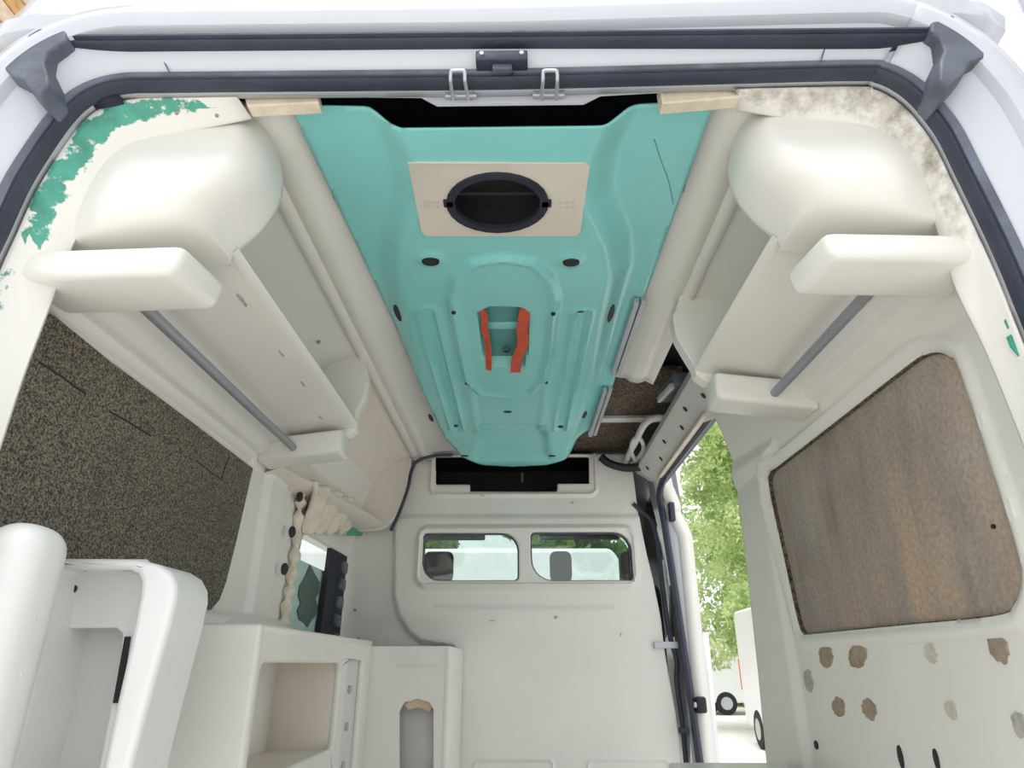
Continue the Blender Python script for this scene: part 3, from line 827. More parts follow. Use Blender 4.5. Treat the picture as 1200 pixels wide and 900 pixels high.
tube('vent_crossbar', [(tp(530, 238, 1.85)[0], p[1], 1.866), (tp(638, 238, 1.85)[0], p[1], 1.866)], .004, 'navy_dark', vp, n=6)
for x0 in (506, 664):
    for r in range(2):
        for c in range(3):
            p = tp(x0 - 7 + c * 7, 233 + r * 5, 1.84)
            rbox('print_mark', p[0] - .004, p[0] + .004, p[1] - .003, p[1] + .003, zT(*p) - .0072, zT(*p) - .006, 0, 'plate_mark', vp)
# dark holes and slots
def thole(x, y, rx, ry, m='black', th=.0025, name='hole', rot=0):
    u, v = tp(x, y); return disc(name, (u, v, zT(u, v) - .0005), (0, 0, -1), rx, ry, m, tt, th=th, rot=rot)
for x, y, rx, ry in ((505, 300, .023, .018), (669, 301, .022, .017), (532, 356, .007, .008), (648, 358, .007, .008), (547, 442, .007, .009), (640, 443, .007, .009), (595, 480, .017, .010), (534, 499, .012, .013), (657, 500, .012, .014), (545, 527, .018, .008), (647, 527, .018, .008), (680, 364, .012, .010)):
    thole(x, y, rx, ry)
for x, y, L in ((466, 371, .05), (505, 487, .045), (716, 372, .055), (685, 487, .045)):
    u, v = tp(x, y); disc('slot', (u, v, zT(u, v) - .001), (-.5 if x < 590 else .5, 0, -1), L, .011, 'black', tt, th=.003, seg=10)
# central recess insert and straps
u0, v0 = tp(566, 360); u1, v1 = tp(616, 422)
rbox('recess_floor', u0 - .005, u1 + .005, v0 - .02, v1 + .02, 1.866, 1.872, .002, 'teal_dark', tt)
rbox('recess_bar', u0 - .01, u1 + .01, tp(590, 387)[1] - .02, tp(590, 387)[1] + .02, 1.858, 1.872, .004, 'teal', tt)
disc('eyelet', (tp(593, 417)[0], tp(593, 417)[1] - .02, 1.857), (0, 0, -1), .014, .014, 'rubber_worn', tt, th=.004)
disc('eyelet_hole', (tp(593, 417)[0], tp(593, 417)[1] - .02, 1.8525), (0, 0, -1), .007, .007, 'black', tt, th=.001)
def strap(pts, w, lab, Z0=1.838):
    q = [at(x, y, Z=z) for x, y, z in pts]
    sp = spline(q, 30)
    o = sweep('strap', sp, [(-w, -.0025), (w, -.0025), (w, .0025), (-w, .0025)], 'red_strap', tt, angle=30)
    o['label'] = lab
strap([(563, 360, 1.845), (568, 372, 1.83), (567, 385, 1.832), (571, 400, 1.836), (573, 433, 1.824)], .010, 'thin faded red strap')
strap([(569, 376, 1.84), (573, 400, 1.832), (575, 420, 1.826), (574, 434, 1.822)], .004, 'narrow red strap end')
strap([(617, 360, 1.845), (614, 372, 1.83), (612, 388, 1.83), (613, 402, 1.826), (606, 420, 1.822), (604, 436, 1.815)], .018, 'broad red strap')
strap([(611, 392, 1.832), (605, 412, 1.826), (601, 434, 1.818)], .007, 'folded red strap edge')
# aluminium slide profiles along the right edge
for (a, b) in (((750, 352), (721, 438)), ((712, 456), (694, 510))):
    p = at(*a, Z=1.862); q = at(*b, Z=1.862)
    for k, dx in enumerate((0, .022)):
        o = sweep('side_rail', [(p[0] + dx - .01, p[1], 1.862 + k * .006), ((p[0] + q[0]) / 2 + dx - .01, (p[1] + q[1]) / 2, 1.862 + k * .006), (q[0] + dx - .01, q[1], 1.862 + k * .006)], [(-.008, -.010), (.008, -.010), (.008, .010), (-.008, .010)], 'steel', tt, bevel=.002)
# hair crack in the right wing
cr = [tp(x, y, 1.872) for x, y in ((767, 165), (775, 190), (784, 215), (789, 240))]
tube('crack', spline([(u, v, zT(u, v) - .0005) for u, v in cr], 16), .0012, 'teal_dark', tt, n=5)

# ================================================================== ROOF OVER THE SIDE DOOR
def roofpad(pxs, Z, label):
    o = plate('insulation_pad', [tuple(at(x, y, Z=Z)[:2]) for x, y in pxs], [], .02, lambda u, v, w: (u, v, Z + w), 'crumb_brown'); tag(o, label, 'insulation pad', 'roof insulation pads'); return o
roofpad([(720, 434), (800, 434), (806, 462), (790, 487), (770, 489), (690, 490)], 1.945, 'dark speckled insulation pad on the roof next to the grey bracket')
roofpad([(690, 494), (782, 493), (772, 515), (755, 540), (660, 536)], 1.95, 'dark speckled insulation pad on the roof nearest the bulkhead')
rb3 = thing('roof_bow', tuple(at(735, 492, Z=1.935)), 'white roof cross member between the two insulation pads', 'roof bow')
p = at(690, 492, Z=1.93); q = at(800, 490, Z=1.93)
rbox('bow', p[0], q[0], p[1] - .025, p[1] + .03, 1.925, 1.945, .004, 'hose_white', rb3)
p = at(735, 492, Z=1.92); rbox('bow_patch', p[0], p[0] + .11, p[1] - .02, p[1] + .02, 1.918, 1.926, .002, 'foam', rb3)
# grey bracket
p = at(790, 458, Z=1.90)
gb = thing('roof_bracket', tuple(p), 'blue-grey plastic bracket at the front end of the right overhead locker', 'bracket')
rbox('bracket_body', p[0] - .035, p[0] + .045, p[1] - .10, p[1] + .10, 1.885, 1.945, .010, 'bracket_grey', gb, warp=lambda x, y, z: (x + (y - p[1]) * -.15, y, z))
rbox('bracket_lip', p[0] - .050, p[0] - .030, p[1] - .09, p[1] + .07, 1.872, 1.90, .006, 'hose_white', gb, warp=lambda x, y, z: (x + (y - p[1]) * -.15, y, z))
# hoses
h1 = [at(*q) if False else at(q[0] - 8, q[1], Z=1.86) for q in ((738, 548), (746, 530), (754, 515), (762, 499), (772, 491), (786, 490), (800, 496))]
tag(tube('roof_hose', spline(h1, 40), .016, 'hose_white', n=10), 'pale ribbed hose looping along the roof above the side door', 'hose')
h2 = [at(q[0] - 10, q[1] - 3, Z=1.85) for q in ((742, 549), (752, 545), (764, 530), (760, 517), (752, 519), (750, 533), (758, 547))]
tag(tube('cable_loop', spline(h2, 40), .011, 'hose_white', n=8), 'short pale cable loop at the top right corner of the bulkhead', 'cable')
h3 = [at(q[0], q[1], Y=3.44) for q in ((704, 535), (714, 543), (732, 548), (752, 547))]
tag(tube('roof_wiring', spline(h3, 20), .022, 'black', n=8), 'black wiring bundle tucked above the bulkhead right corner', 'wiring')

# side door frame: top rail with holes, front post
zr = 1.752
dr = thing('side_door_rail', (.72, 2.95, zr), 'pale metal top rail of the side door opening with round holes', 'door rail')
pr = [(.735, 1.738), (.715, 1.745), (.63, 1.798), (.618, 1.81), (.625, 1.85), (.70, 1.87)]
rows = [[(x, y, z) for x, z in pr] for y in np.linspace(2.02, 3.52, 24)]
o = grid('rail', rows, 'header_white', dr, solid=.006); fixn(o)
rbox('rail_insert', .700, .735, 2.42, 3.34, 1.728, 1.742, .004, 'foam', dr)
rbox('rail_track', .735, .765, 2.30, 3.45, 1.725, 1.76, .004, 'rubber', dr)
for k, y in enumerate((2.15, 2.30, 2.48, 2.66, 2.90, 3.12, 3.34)):
    hx, hz = (.680, 1.768) if k % 2 else (.655, 1.783)
    disc('rail_hole', (hx - .004, y, hz - .002), (-.8, 0, -.55), .010, .012, 'black', dr, th=.002)
# front door post with gasket
fpz = [(.74, 1.90), (.755, 1.76), (.775, 1.62), (.795, 1.50), (.82, 1.3), (.83, 0.9), (.83, 0)]
dp = thing('side_door_post', (.84, 3.53, 0), 'white front post of the side door opening beside the bulkhead', 'door post')
post = []
for x, z in fpz: post.append([(x - .055, 3.62, z), (x - .05, 3.49, z), (x - .02, 3.475, z), (x + .02, 3.475, z), (x + .03, 3.50, z), (x + .03, 3.62, z)])
o = grid('post', post, 'body_white', dp, solid=.01); fixn(o)
dsl = [at(x, y, Y=3.46) for x, y in ((834, 492), (800, 530), (776, 562), (773, 580), (778, 610), (786, 660), (795, 720), (804, 780), (812, 835), (820, 893), (826, 930))]
dsl[0] = np.array([.735, 2.42, 1.735]); dsl[1] = np.array([.735, 3.0, 1.735]); dsl[2] = np.array([.735, 3.34, 1.73])
tag(tube('side_door_gasket', spline(dsl, 60), .018, 'rubber', n=8), 'black rubber gasket along the top and front of the side door opening', 'door gasket')
lt = thing('door_latch', tuple(at(822, 826, Y=3.44)), 'small black latch on the front post of the side door', 'latch')
p = at(820, 826, Y=3.44); rbox('latch_body', p[0] - .02, p[0] + .03, 3.42, 3.46, p[2] - .035, p[2] + .035, .012, 'black', lt)
rbox('latch_pin', p[0] - .03, p[0] - .01, 3.425, 3.455, p[2] - .012, p[2] + .012, .005, 'steel', lt)
p = at(786, 600, Y=3.45); o = rbox('door_stop', p[0] - .01, p[0] + .02, 3.43, 3.47, p[2] - .05, p[2] + .05, .008, 'rubber'); tag(o, 'black rubber bumper high on the side door post', 'bumper')
# torn seal between the bulkhead edge and the post
ts = [at(x, y, Y=3.53) for x, y in ((742, 590), (752, 600), (764, 612), (771, 640), (777, 690), (784, 740), (793, 775), (793, 800), (800, 850), (806, 920))]
tag(tube('torn_seal', spline(ts, 50), .012, 'rubber', n=8), 'dark torn seal hanging between the bulkhead edge and the door post', 'seal')
for y0_, y1_ in ((752, 759),):
    p = at(766, 752, Y=3.52); q = at(794, 760, Y=3.52)
    o = rbox('post_clip', p[0], q[0], 3.50, 3.53, q[2], p[2], .004, 'body_white'); tag(o, 'white clip bridging the gap at the bulkhead right edge', 'clip')
p = at(800, 856, Y=3.47); o = rbox('hinge', p[0] - .02, p[0] + .03, 3.455, 3.475, p[2] - .012, p[2] + .012, .004, 'black', dp); o['label'] = 'small black hinge'

# ================================================================== WINDOW BOARDS
def wall_board(s, poly, th, inset, m, name):
    # follows the wall plane
    return plate(name, poly, [], th, lambda u, v, w: (float(wall_x(s, v)) + s * (inset + w), u, v), m)
bc = (sum(p[0] for p in win_r) / len(win_r), sum(p[1] for p in win_r) / len(win_r))
br = wall_board(1, [(bc[0] + (u - bc[0]) * 1.03, bc[1] + (v - bc[1]) * 1.05) for u, v in win_r], .012, .014, 'brown_board', 'window_board')
tag(br, 'water-stained brown board filling the right side window', 'board')
shade_rim = plate('board_shade_rim', [(bc[0] + (u - bc[0]) * 1.012, bc[1] + (v - bc[1]) * 1.02) for u, v in win_r], [[(bc[0] + (u - bc[0]) * .993, bc[1] + (v - bc[1]) * .99) for u, v in win_r]], .012, lambda u, v, w: (float(wall_x(1, v)) + .003 + w, u, v), 'crumb_brown', br)  # dark rim stands in for the thin shadow round the board edge
p = onwall(1, 1156, 617); disc('screw_hole', (p[0] + .013, p[1], p[2]), (-1, 0, 0), .004, .004, 'black', br)
lb = [(.97, .93), (1.90, .955)] + yz(-1, [(250, 703), (258, 682), (270, 635), (290, 549)]) + yz(-1, [(200, 482), (120, 424), (54, 371)]) + [(.97, 1.44)]
bl = plate('insulation_board', lb, [], .012, lambda u, v, w: (float(wall_x(-1, v)) + .006 + w, u, v), 'crumb')
tag(bl, 'black and tan speckled insulation board on the left wall', 'insulation board')
for L in (((34, 424), (60, 441), (90, 462)), ((118, 482), (140, 494), (168, 511)), ((262, 535), (256, 548), (252, 562)), ((222, 540), (238, 552), (252, 562))):
    pts = [onwall(-1, x, y) for x, y in L]
    tube('cut_line', [(p[0] + .018, p[1], p[2]) for p in pts], .0022, 'black', bl, n=6)
p = onwall(-1, 60, 374); 
# glue patches on the right wall
for i, (x, y, w, h, m, rot) in enumerate(((968, 768, 8, 13, 'glue', .3), (1005, 769, 11, 13, 'glue', .6), (1092, 766, 7, 12, 'glue_pale', .3), (1170, 757, 11, 19, 'glue', .3), (948, 797, 5, 13, 'glue_grey', .1), (983, 829, 7, 11, 'glue', .3), (1019, 831, 8, 12, 'glue', .1), (1116, 832, 7, 11, 'glue_pale', .2), (1197, 850, 9, 15, 'glue_grey', .3))):
    p = onwall(1, x, y); a = onwall(1, x + w, y); b = onwall(1, x, y - h)
    disc('glue_patch', (p[0] - .001, p[1], p[2]), (-1, 0, 0), abs(a[1] - p[1]), abs(b[2] - p[2]), m, wr, jag=.13, th=.002, rot=rot * .5, seg=20)
for x, y, w, h in ((1056, 887, 2.6, 13), (1098, 890, 2.6, 12), (957, 873, 2, 5)):
    p = onwall(1, x, y); a = onwall(1, x + w, y); b = onwall(1, x, y - h)
    disc('slit', (p[0] - .001, p[1], p[2]), (-1, 0, 0), abs(a[1] - p[1]), abs(b[2] - p[2]), 'black', wr, th=.002)
for x, y in ((1149, 358), (1150, 370), (1125, 728), (1062, 738)):
    p = onwall(1, x, y); disc('scuff', (p[0] - .001, p[1], p[2]), (-1, 0, 0), .004, .004, 'glue_grey', wr, th=.001)
# low box at the foot of the right pillar
p = at(880, 894, Y=2.35)
wb = thing('wheel_box', (.65, 2.15, 0), 'low cream box on the floor at the foot of the right pillar', 'box')
rbox('box_body', .47, .77, 1.95, 2.35, 0, p[2] - .02, .02, 'cream', wb); rbox('box_lid', .45, .785, 1.94, 2.36, p[2] - .022, p[2], .008, 'cream', wb)

# ================================================================== LEFT SIDE WINDOW
sw = thing('side_window', (-.93, 3.0, .85), 'small left side window with pale film and a dark ornament', 'window')
def wlm(dx): return lambda u, v, w: (float(wall_x(-1, v)) - dx + w, u, v)
plate('pane', [(2.55, .80), (2.50, 1.40), (3.42, 1.40), (3.42, .80)], [], .005, wlm(.05), 'glass', sw)
zf = onwall(-1, 365, 657)[2]
plate('window_film', [(2.56, .80), (2.53, zf), (3.30, zf), (3.30, .80)], [], .002, wlm(.042), 'film_teal', sw)
em = [(365, 661), (370, 672), (376, 682), (375, 694), (371, 701), (374, 712), (371, 722), (366, 727), (362, 735), (358, 729), (352, 726), (350, 715), (354, 706), (351, 698), (353, 686), (359, 676), (362, 668)]
emw = []
for x, y in em:
    p = onwall(-1, x, y); emw.append((p[1] * 1.035 - .0, .85 + (p[2] - .85) * 1.03))
plate('window_ornament', emw, [], .003, wlm(.038), 'emblem_green', sw)
a, b = onwall(-1, 356, 630), onwall(-1, 332, 744)
tube('pane_edge', [(a[0] - .03, a[1] + .06, a[2] + .03), ((a[0] + b[0]) / 2 - .03, (a[1] + b[1]) / 2 + .06, (a[2] + b[2]) / 2), (b[0] - .03, b[1] + .06, b[2] - .1)], .006, 'rubber', sw, n=8)
# black trim between window and bulkhead
bt = thing('window_trim', (-.89, 3.42, .9), 'black ribbed plastic trim between the left side window and the bulkhead', 'trim')
e = yz(-1, [(392, 632), (376, 750)])
plate('trim_panel', [(e[1][0], .80), (e[0][0], 1.37), (3.52, 1.38), (3.52, .80)], [], .02, wlm(.03), 'navy_dark', bt)
for k in range(5):
    z = .93 + k * .085
    rbox('trim_rib', -.915, -.885, 3.36, 3.46, z, z + .055, .008, 'rubber_worn', bt, warp=lambda x, y, z: (x, y + (z - 1.1) * .12, z))
# torn foam round the window
tf = thing('torn_foam', (-.87, 2.6, 1.0), 'torn cream foam edge along the left side window', 'foam')
def ragged(px, w, nm, n=40, dz=0):
    q = [onwall(-1, x, y) for x, y in px]; sp = spline(q, n); V = []; F = []
    ns = 8
    for i, p in enumerate(sp):
        r = w * (.75 + .45 * math.sin(i * 1.35) * random.uniform(.4, 1) + random.uniform(-.15, .15))
        for j in range(ns):
            a = 2 * pi * j / ns
            V.append((p[0] + .015 + r * .7 * math.cos(a), p[1] + r * math.sin(a) + random.uniform(-.003, .003), p[2] + random.uniform(-.004, .004)))
    for i in range(n - 1):
        for j in range(ns): F.append((i * ns + j, i * ns + (j + 1) % ns, (i + 1) * ns + (j + 1) % ns, (i + 1) * ns + j))
    F.append(tuple(range(ns))); F.append(tuple((n - 1) * ns + j for j in range(ns)))
    o = mesh(nm, V, F, 'foam', tf, angle=80); fixn(o)
ragged([(352, 572), (346, 600), (342, 640), (336, 680), (330, 715), (326, 745)], .032, 'foam_edge', 44)
# crumpled foam sheet above the window
rows = []
for i in range(22):
    r = []
    for j in range(14):
        x = 346 + (398 - 346) * i / 21; y0_ = 562 + 22 * i / 21; y1_ = 622 + 6 * math.sin(i * 1.1)
        p = onwall(-1, x, y0_ + (y1_ - y0_) * j / 13)
        r.append((p[0] + .055 + .018 * math.sin(i * 1.05 + j * .35) + random.uniform(-.003, .003) - .02 * j / 13, p[1], p[2]))
    rows.append(r)
o = grid('foam_sheet', rows, 'foam', tf, solid=.012, angle=70); fixn(o)
for x, y, r in ((345, 584, .020), (336, 625, .021), (327, 668, .021)):
    p = onwall(-1, x, y); disc('dark_hole', (p[0] + .030, p[1] - .03, p[2]), (1, -.55, 0), r * .7, r, 'black', tf, th=.004)
pt = [onwall(-1, x, y) for x, y in ((394, 610), (405, 612), (420, 620), (418, 628), (400, 628))]
o = plate('paint_patch', [(p[1], p[2]) for p in pt], [], .003, lambda u, v, w: (float(wall_x(-1, v)) + .03 + w, u, v), 'green_paint'); o.name = 'green_paint_patch'
tag(o, 'patch of dark green paint above the left side window', 'paint patch')

# ================================================================== LEFT CABINETS
XF = -.61
ca = thing('side_cabinet', (-.75, 2.4, 0), 'low cream side cabinet with an open square niche under the left window', 'cabinet')
def cf(x, y): p = at(x, y, X=XF); return (p[1], p[2])
yA = cf(301, 765)[0]; yE = cf(433, 800)[0]; zt = .937
niche = [cf(303, 780), cf(398, 776), cf(392, 884), cf(372, 893), cf(290, 900)]
n0 = min(p[0] for p in niche); nn = rrect(yA + .035, cf(396, 820)[0], .60, cf(350, 777)[1], .035)
st_ = rrect(cf(406, 800)[0], cf(424, 800)[0], .45, cf(415, 774)[1], .006)
def cmap(u, v, w): return (XF + .0 - w, u, v)
plate('front_panel', [(yA, .0), (yE, .0), (yE, zt), (yA, zt)], [nn, st_], .02, cmap, 'cream', ca, bevel=.008)
# niche box
nu0, nu1 = nn[0][0], max(p[0] for p in nn); nv0 = .60; nv1 = max(p[1] for p in nn)
inner = [(nu0 - .01, nv0 - .01), (nu1 + .01, nv0 - .01), (nu1 + .01, nv1 + .01), (nu0 - .01, nv1 + .01)]
V = [(XF - .018, u, v) for u, v in inner] + [(XF - .22, u, v) for u, v in inner]
o = mesh('niche_box', V, [(0, 1, 5, 4), (1, 2, 6, 5), (2, 3, 7, 6), (3, 0, 4, 7), (4, 5, 6, 7)], 'cream_warm', ca, smooth=False, solid=.006, off=1)
p = cf(325, 888); rbox('niche_latch', XF - .20, XF - .17, p[0], p[0] + .06, .60, .615, .004, 'glue', ca)
# recessed switch strip
u0, u1 = min(q[0] for q in st_), max(q[0] for q in st_)
sb = rbox('switch_strip', XF - .030, XF - .018, u0 - .01, u1 + .01, .44, .90, .003, 'cream_grey', ca)
for x, y in ((415, 808), (415, 850), (415, 893)):
    q = cf(x, y); disc('switch_screw', (XF - .018, (u0 + u1) / 2, q[1]), (1, 0, 0), .02, .014, 'glue_grey', sb, th=.006)
rbox('rear_panel', -.84, XF + .003, yA - .006, yA + .025, 0, zt, .009, 'cream', ca)
rbox('worktop', -.84, XF + .002, yA + .01, yE, zt - .02, zt - .001, .006, 'cream', ca)
# front box beside the bulkhead
YF = cf(433, 800)[0]
fb = thing('corner_cabinet', (-.46, 3.25, 0), 'narrow cream cabinet with a tall slot standing against the bulkhead', 'cabinet')
def ff(x, y): p = at(x, y, Y=YF); return (p[0], p[2])
xl = XF - .005; xr = ff(526, 800)[0]; z2 = ff(480, 757)[1]
sl = [ff(468, 915), ff(508, 915), ff(508, 832), ff(503, 823), ff(495, 821), ff(489, 819), ff(482, 822), ff(474, 823), ff(468, 834)]
plate('front_panel', [(xl, 0), (xr, 0), (xr, z2), (xl, z2)], [sl], .02, lambda u, v, w: (u, YF + w, v), 'cream', fb, bevel=.008)
rbox('side_panel', xr - .02, xr + .003, YF - .004, YB - .03, 0, z2 + .001, .009, 'cream', fb)
rbox('top_panel', -.84, xr, YF + .001, YB - .03, z2 - .02, z2, .006, 'cream', fb)
rbox('slot_back', xl + .02, xr - .02, YF + .10, YF + .115, .2, z2 - .1, .003, 'cream_grey', fb)
p = ff(465, 780); q = ff(512, 780)
rbox('panel_rib', p[0], q[0], YF - .006, YF + .002, p[1] - .004, p[1] + .004, .002, 'cream', fb)
so_ = [(ff(x, y)) for x, y in ((472, 826), (480, 821), (490, 818), (500, 821), (506, 828), (503, 834), (490, 829), (478, 832))]
plate('slot_stain', so_, [], .004, lambda u, v, w: (u, YF + .021 + w, v), 'plank_pale', fb)

# hollow moulded unit, rear left
Yu = 1.20
hu = thing('moulded_unit', (-.75, 1.4, 0), 'white hollow moulded unit with a recessed panel in front of the speckled panel', 'moulded unit')
def uf(x, y, Y=Yu): p = at(x, y, Y=Y); return (p[0], p[2])
ou = [uf(x, y) for x, y in ((50, 654), (120, 654), (160, 655), (184, 661), (198, 670), (205, 684), (205, 700), (198, 730), (175, 812), (150, 905), (135, 1000), (-40, 1000))]
ih = [uf(x, y) for x, y in ((64, 664), (100, 668), (150, 667), (160, 672), (164, 682), (162, 700), (150, 760), (135, 825), (118, 905), (105, 990), (-15, 990), (30, 840))]
plate('outer_frame', ou, [ih], .14, lambda u, v, w: (u, Yu + w, v), 'unit_white', hu, bevel=.016)
ih2 = [uf(x, y, Yu + .07) for x, y in ((68, 742), (75, 736), (136, 736), (143, 742), (141, 770), (125, 850), (114, 905), (104, 960), (0, 960), (38, 860))]
op = [uf(x, y, Yu + .07) for x, y in ((50, 640), (150, 640), (185, 665), (200, 700), (170, 1010), (-40, 1010))]
plate('recess_panel', [uf(x, y, Yu + .07) for x, y in ((40, 655), (172, 655), (178, 690), (170, 740), (118, 985), (-40, 985))], [ih2], .012, lambda u, v, w: (u, Yu + .07 + w, v), 'unit_white', hu, bevel=.004)
plate('back_panel', [uf(x, y, Yu + .11) for x, y in ((20, 700), (175, 700), (120, 990), (-50, 990))], [], .008, lambda u, v, w: (u, Yu + .125 + w, v), 'cream_grey', hu)
for pxs in (((146, 746), (152, 746), (140, 824), (132, 824)), ((51, 773), (56, 773), (54, 790), (49, 790)), ((98, 667), (158, 667), (158, 669), (98, 669))):
    Yq = Yu + .064 if pxs[0][1] > 700 else Yu + .02
    plate('dark_slot', [uf(x, y, Yq) for x, y in pxs], [], .004, lambda u, v, w: (u, Yq + w, v), 'black', hu)
for x, y, r in ((84, 690, .008), (75, 690, .007)):
    u, v = uf(x, y, Yu + .066); disc('bolt_hole', (u, Yu + .068, v), (0, -1, 0), r, r, 'black', hu)
# rounded white post at the left edge
a = at(67, 640, Y=1.07)
rp_ = thing('padded_post', (-.78, 1.2, 0), 'thick rounded white post at the left edge of the van', 'post')
rbox('post_body', -.84, a[0], 1.01, 1.13, 0, at(30, 611, Y=1.04)[2], .045, 'unit_white', rp_, seg=6, warp=lambda x, y, z: (x, y, z - max(0, x + .70) * .12))
for x, y, L in ((42, 725, .004), (25, 790, .006)):
    p = at(x, y, Y=1.01); disc('scuff', (p[0], 1.01, p[2]), (0, -1, 0), .002, L, 'glue_grey', rp_, jag=.2, th=.0005)

# ================================================================== OPEN REAR DOOR (right)
rd = thing('rear_door', (.92, .86, 0), 'white rear door swung open at the right edge', 'door')
rbox('door_skin', .94, 1.0, .02, .86, .0, 2.0, .03, 'body_white', rd, warp=lambda x, y, z: (x + (.86 - y) * .30 - max(0, z - 1.3) * .08, y, z))
rbox('door_inner_panel', .925, .942, .10, .78, .1, 1.85, .01, 'header_white', rd, warp=lambda x, y, z: (x + (.86 - y) * .30 - max(0, z - 1.3) * .08, y, z))
for z in (.3, 1.5): rbox('hinge', .90, .95, .84, .90, z, z + .10, .01, 'body_white', rd)

# ================================================================== CAB BEHIND THE BULKHEAD
def shell(): pass
cbr = grid('wall_cab', [[(XC + a, y, z) for a, z in ((-.92, .0), (-.94, .8), (-.94, 1.0))] for y in (3.60, 5.2)], 'cab_grey', solid=.04); struct(cbr)
cbr2 = grid('wall_cab', [[(XC + a, y, z) for a, z in ((.92, .0), (.94, .8), (.94, 1.0))] for y in (3.64, 5.2)], 'van_white', solid=.04); struct(cbr2)
rows = [[(XC + x, y, z - abs(x) ** 3 * .12) for x in np.linspace(-.86, .86, 12)] for y, z in ((3.60, 1.96), (3.9, 1.96), (4.2, 1.93), (4.45, 1.86), (4.52, 1.84))]
o = grid('ceiling_cab', rows, 'cab_grey', solid=.05, off=1); fixn(o); struct(o)
dsh = rbox('dashboard', XC - .92, XC + .92, 4.75, 5.35, .35, .98, .06, 'cab_grey'); tag(dsh, 'dark grey dashboard behind the bulkhead windows', 'dashboard')
for x in (-.86, .86):
    o = tube('windscreen_pillar', [(XC + x, 4.50, 1.84), (XC + x * 1.04, 4.9, 1.42), (XC + x * 1.08, 5.3, 1.0)], .045, 'cab_grey', n=8); struct(o)
    o = tube('cab_door_pillar', [(XC + x * .98, 3.66, 1.95), (XC + x * 1.06, 3.66, 1.0)], .05, 'cab_grey', n=8); struct(o)
o = mesh('window_3', [(XC - .90, 5.28, 1.0), (XC + .90, 5.28, 1.0), (XC + .82, 4.5, 1.84), (XC - .82, 4.5, 1.84)], [(0, 1, 2, 3)], 'glass', solid=.005); struct(o)
def seat(cx, nm):
    t = thing('cab_seat', (cx, 4.2, 0), 'dark grey cab seat with headrest seen through the %s bulkhead window' % nm, 'seat', 'cab seats')
    rbox('seat_cushion', cx - .19, cx + .19, 3.98, 4.46, .35, .52, .05, 'seat_fabric', t)
    rbox('backrest', cx - .18, cx + .18, 3.90, 4.03, .5, 1.26, .05, 'seat_fabric', t, warp=lambda x, y, z: (cx + (x - cx) * (1 - max(0, z - .95) * .6), y - (z - .5) * .10, z))
    hw = .085 if nm == 'left' else .062
    hr = rbox('headrest', cx - hw, cx + hw, 3.82, 3.90, 1.27, 1.44, .035, 'seat_fabric', t)
    for sx in (-.05, .05): tube('headrest_post', [(cx + sx, 3.86, 1.2), (cx + sx, 3.86, 1.31)], .007, 'steel', hr, n=8)
seat(at(514, 660, Y=3.86)[0], 'left'); seat(at(657, 660, Y=3.86)[0] - .0, 'near end of the right'); seat(at(657, 660, Y=3.86)[0] + .40, 'far end of the right')
for cx, nm in ((-.46, 'left'), (.42, 'right')):  # visors added to darken the top strip of the bulkhead windows
    vz = thing('added_visor', (cx, 4.44, 1.62), 'added dark visor that darkens the top of the %s bulkhead window' % nm, 'sun visor', 'sun visors')
    rbox('visor_pad', cx - .30, cx + .22, 4.42, 4.45, 1.60, 1.78, .012, 'cab_grey', vz); tube('visor_rod', [(cx - .30, 4.435, 1.78), (cx + .24, 4.435, 1.78)], .006, 'black', vz, n=8)
# side cab windows
for s, nm in ((-1, 'window_4'), (1, 'window_5')):
    o = mesh(nm, [(XC + s * .94, 3.72, 1.0), (XC + s * .95, 5.1, 1.0), (XC + s * .86, 4.55, 1.80), (XC + s * .84, 3.72, 1.88)], [(0, 1, 2, 3)], 'dark_glass' if s > 0 else 'glass', solid=.005); struct(o)

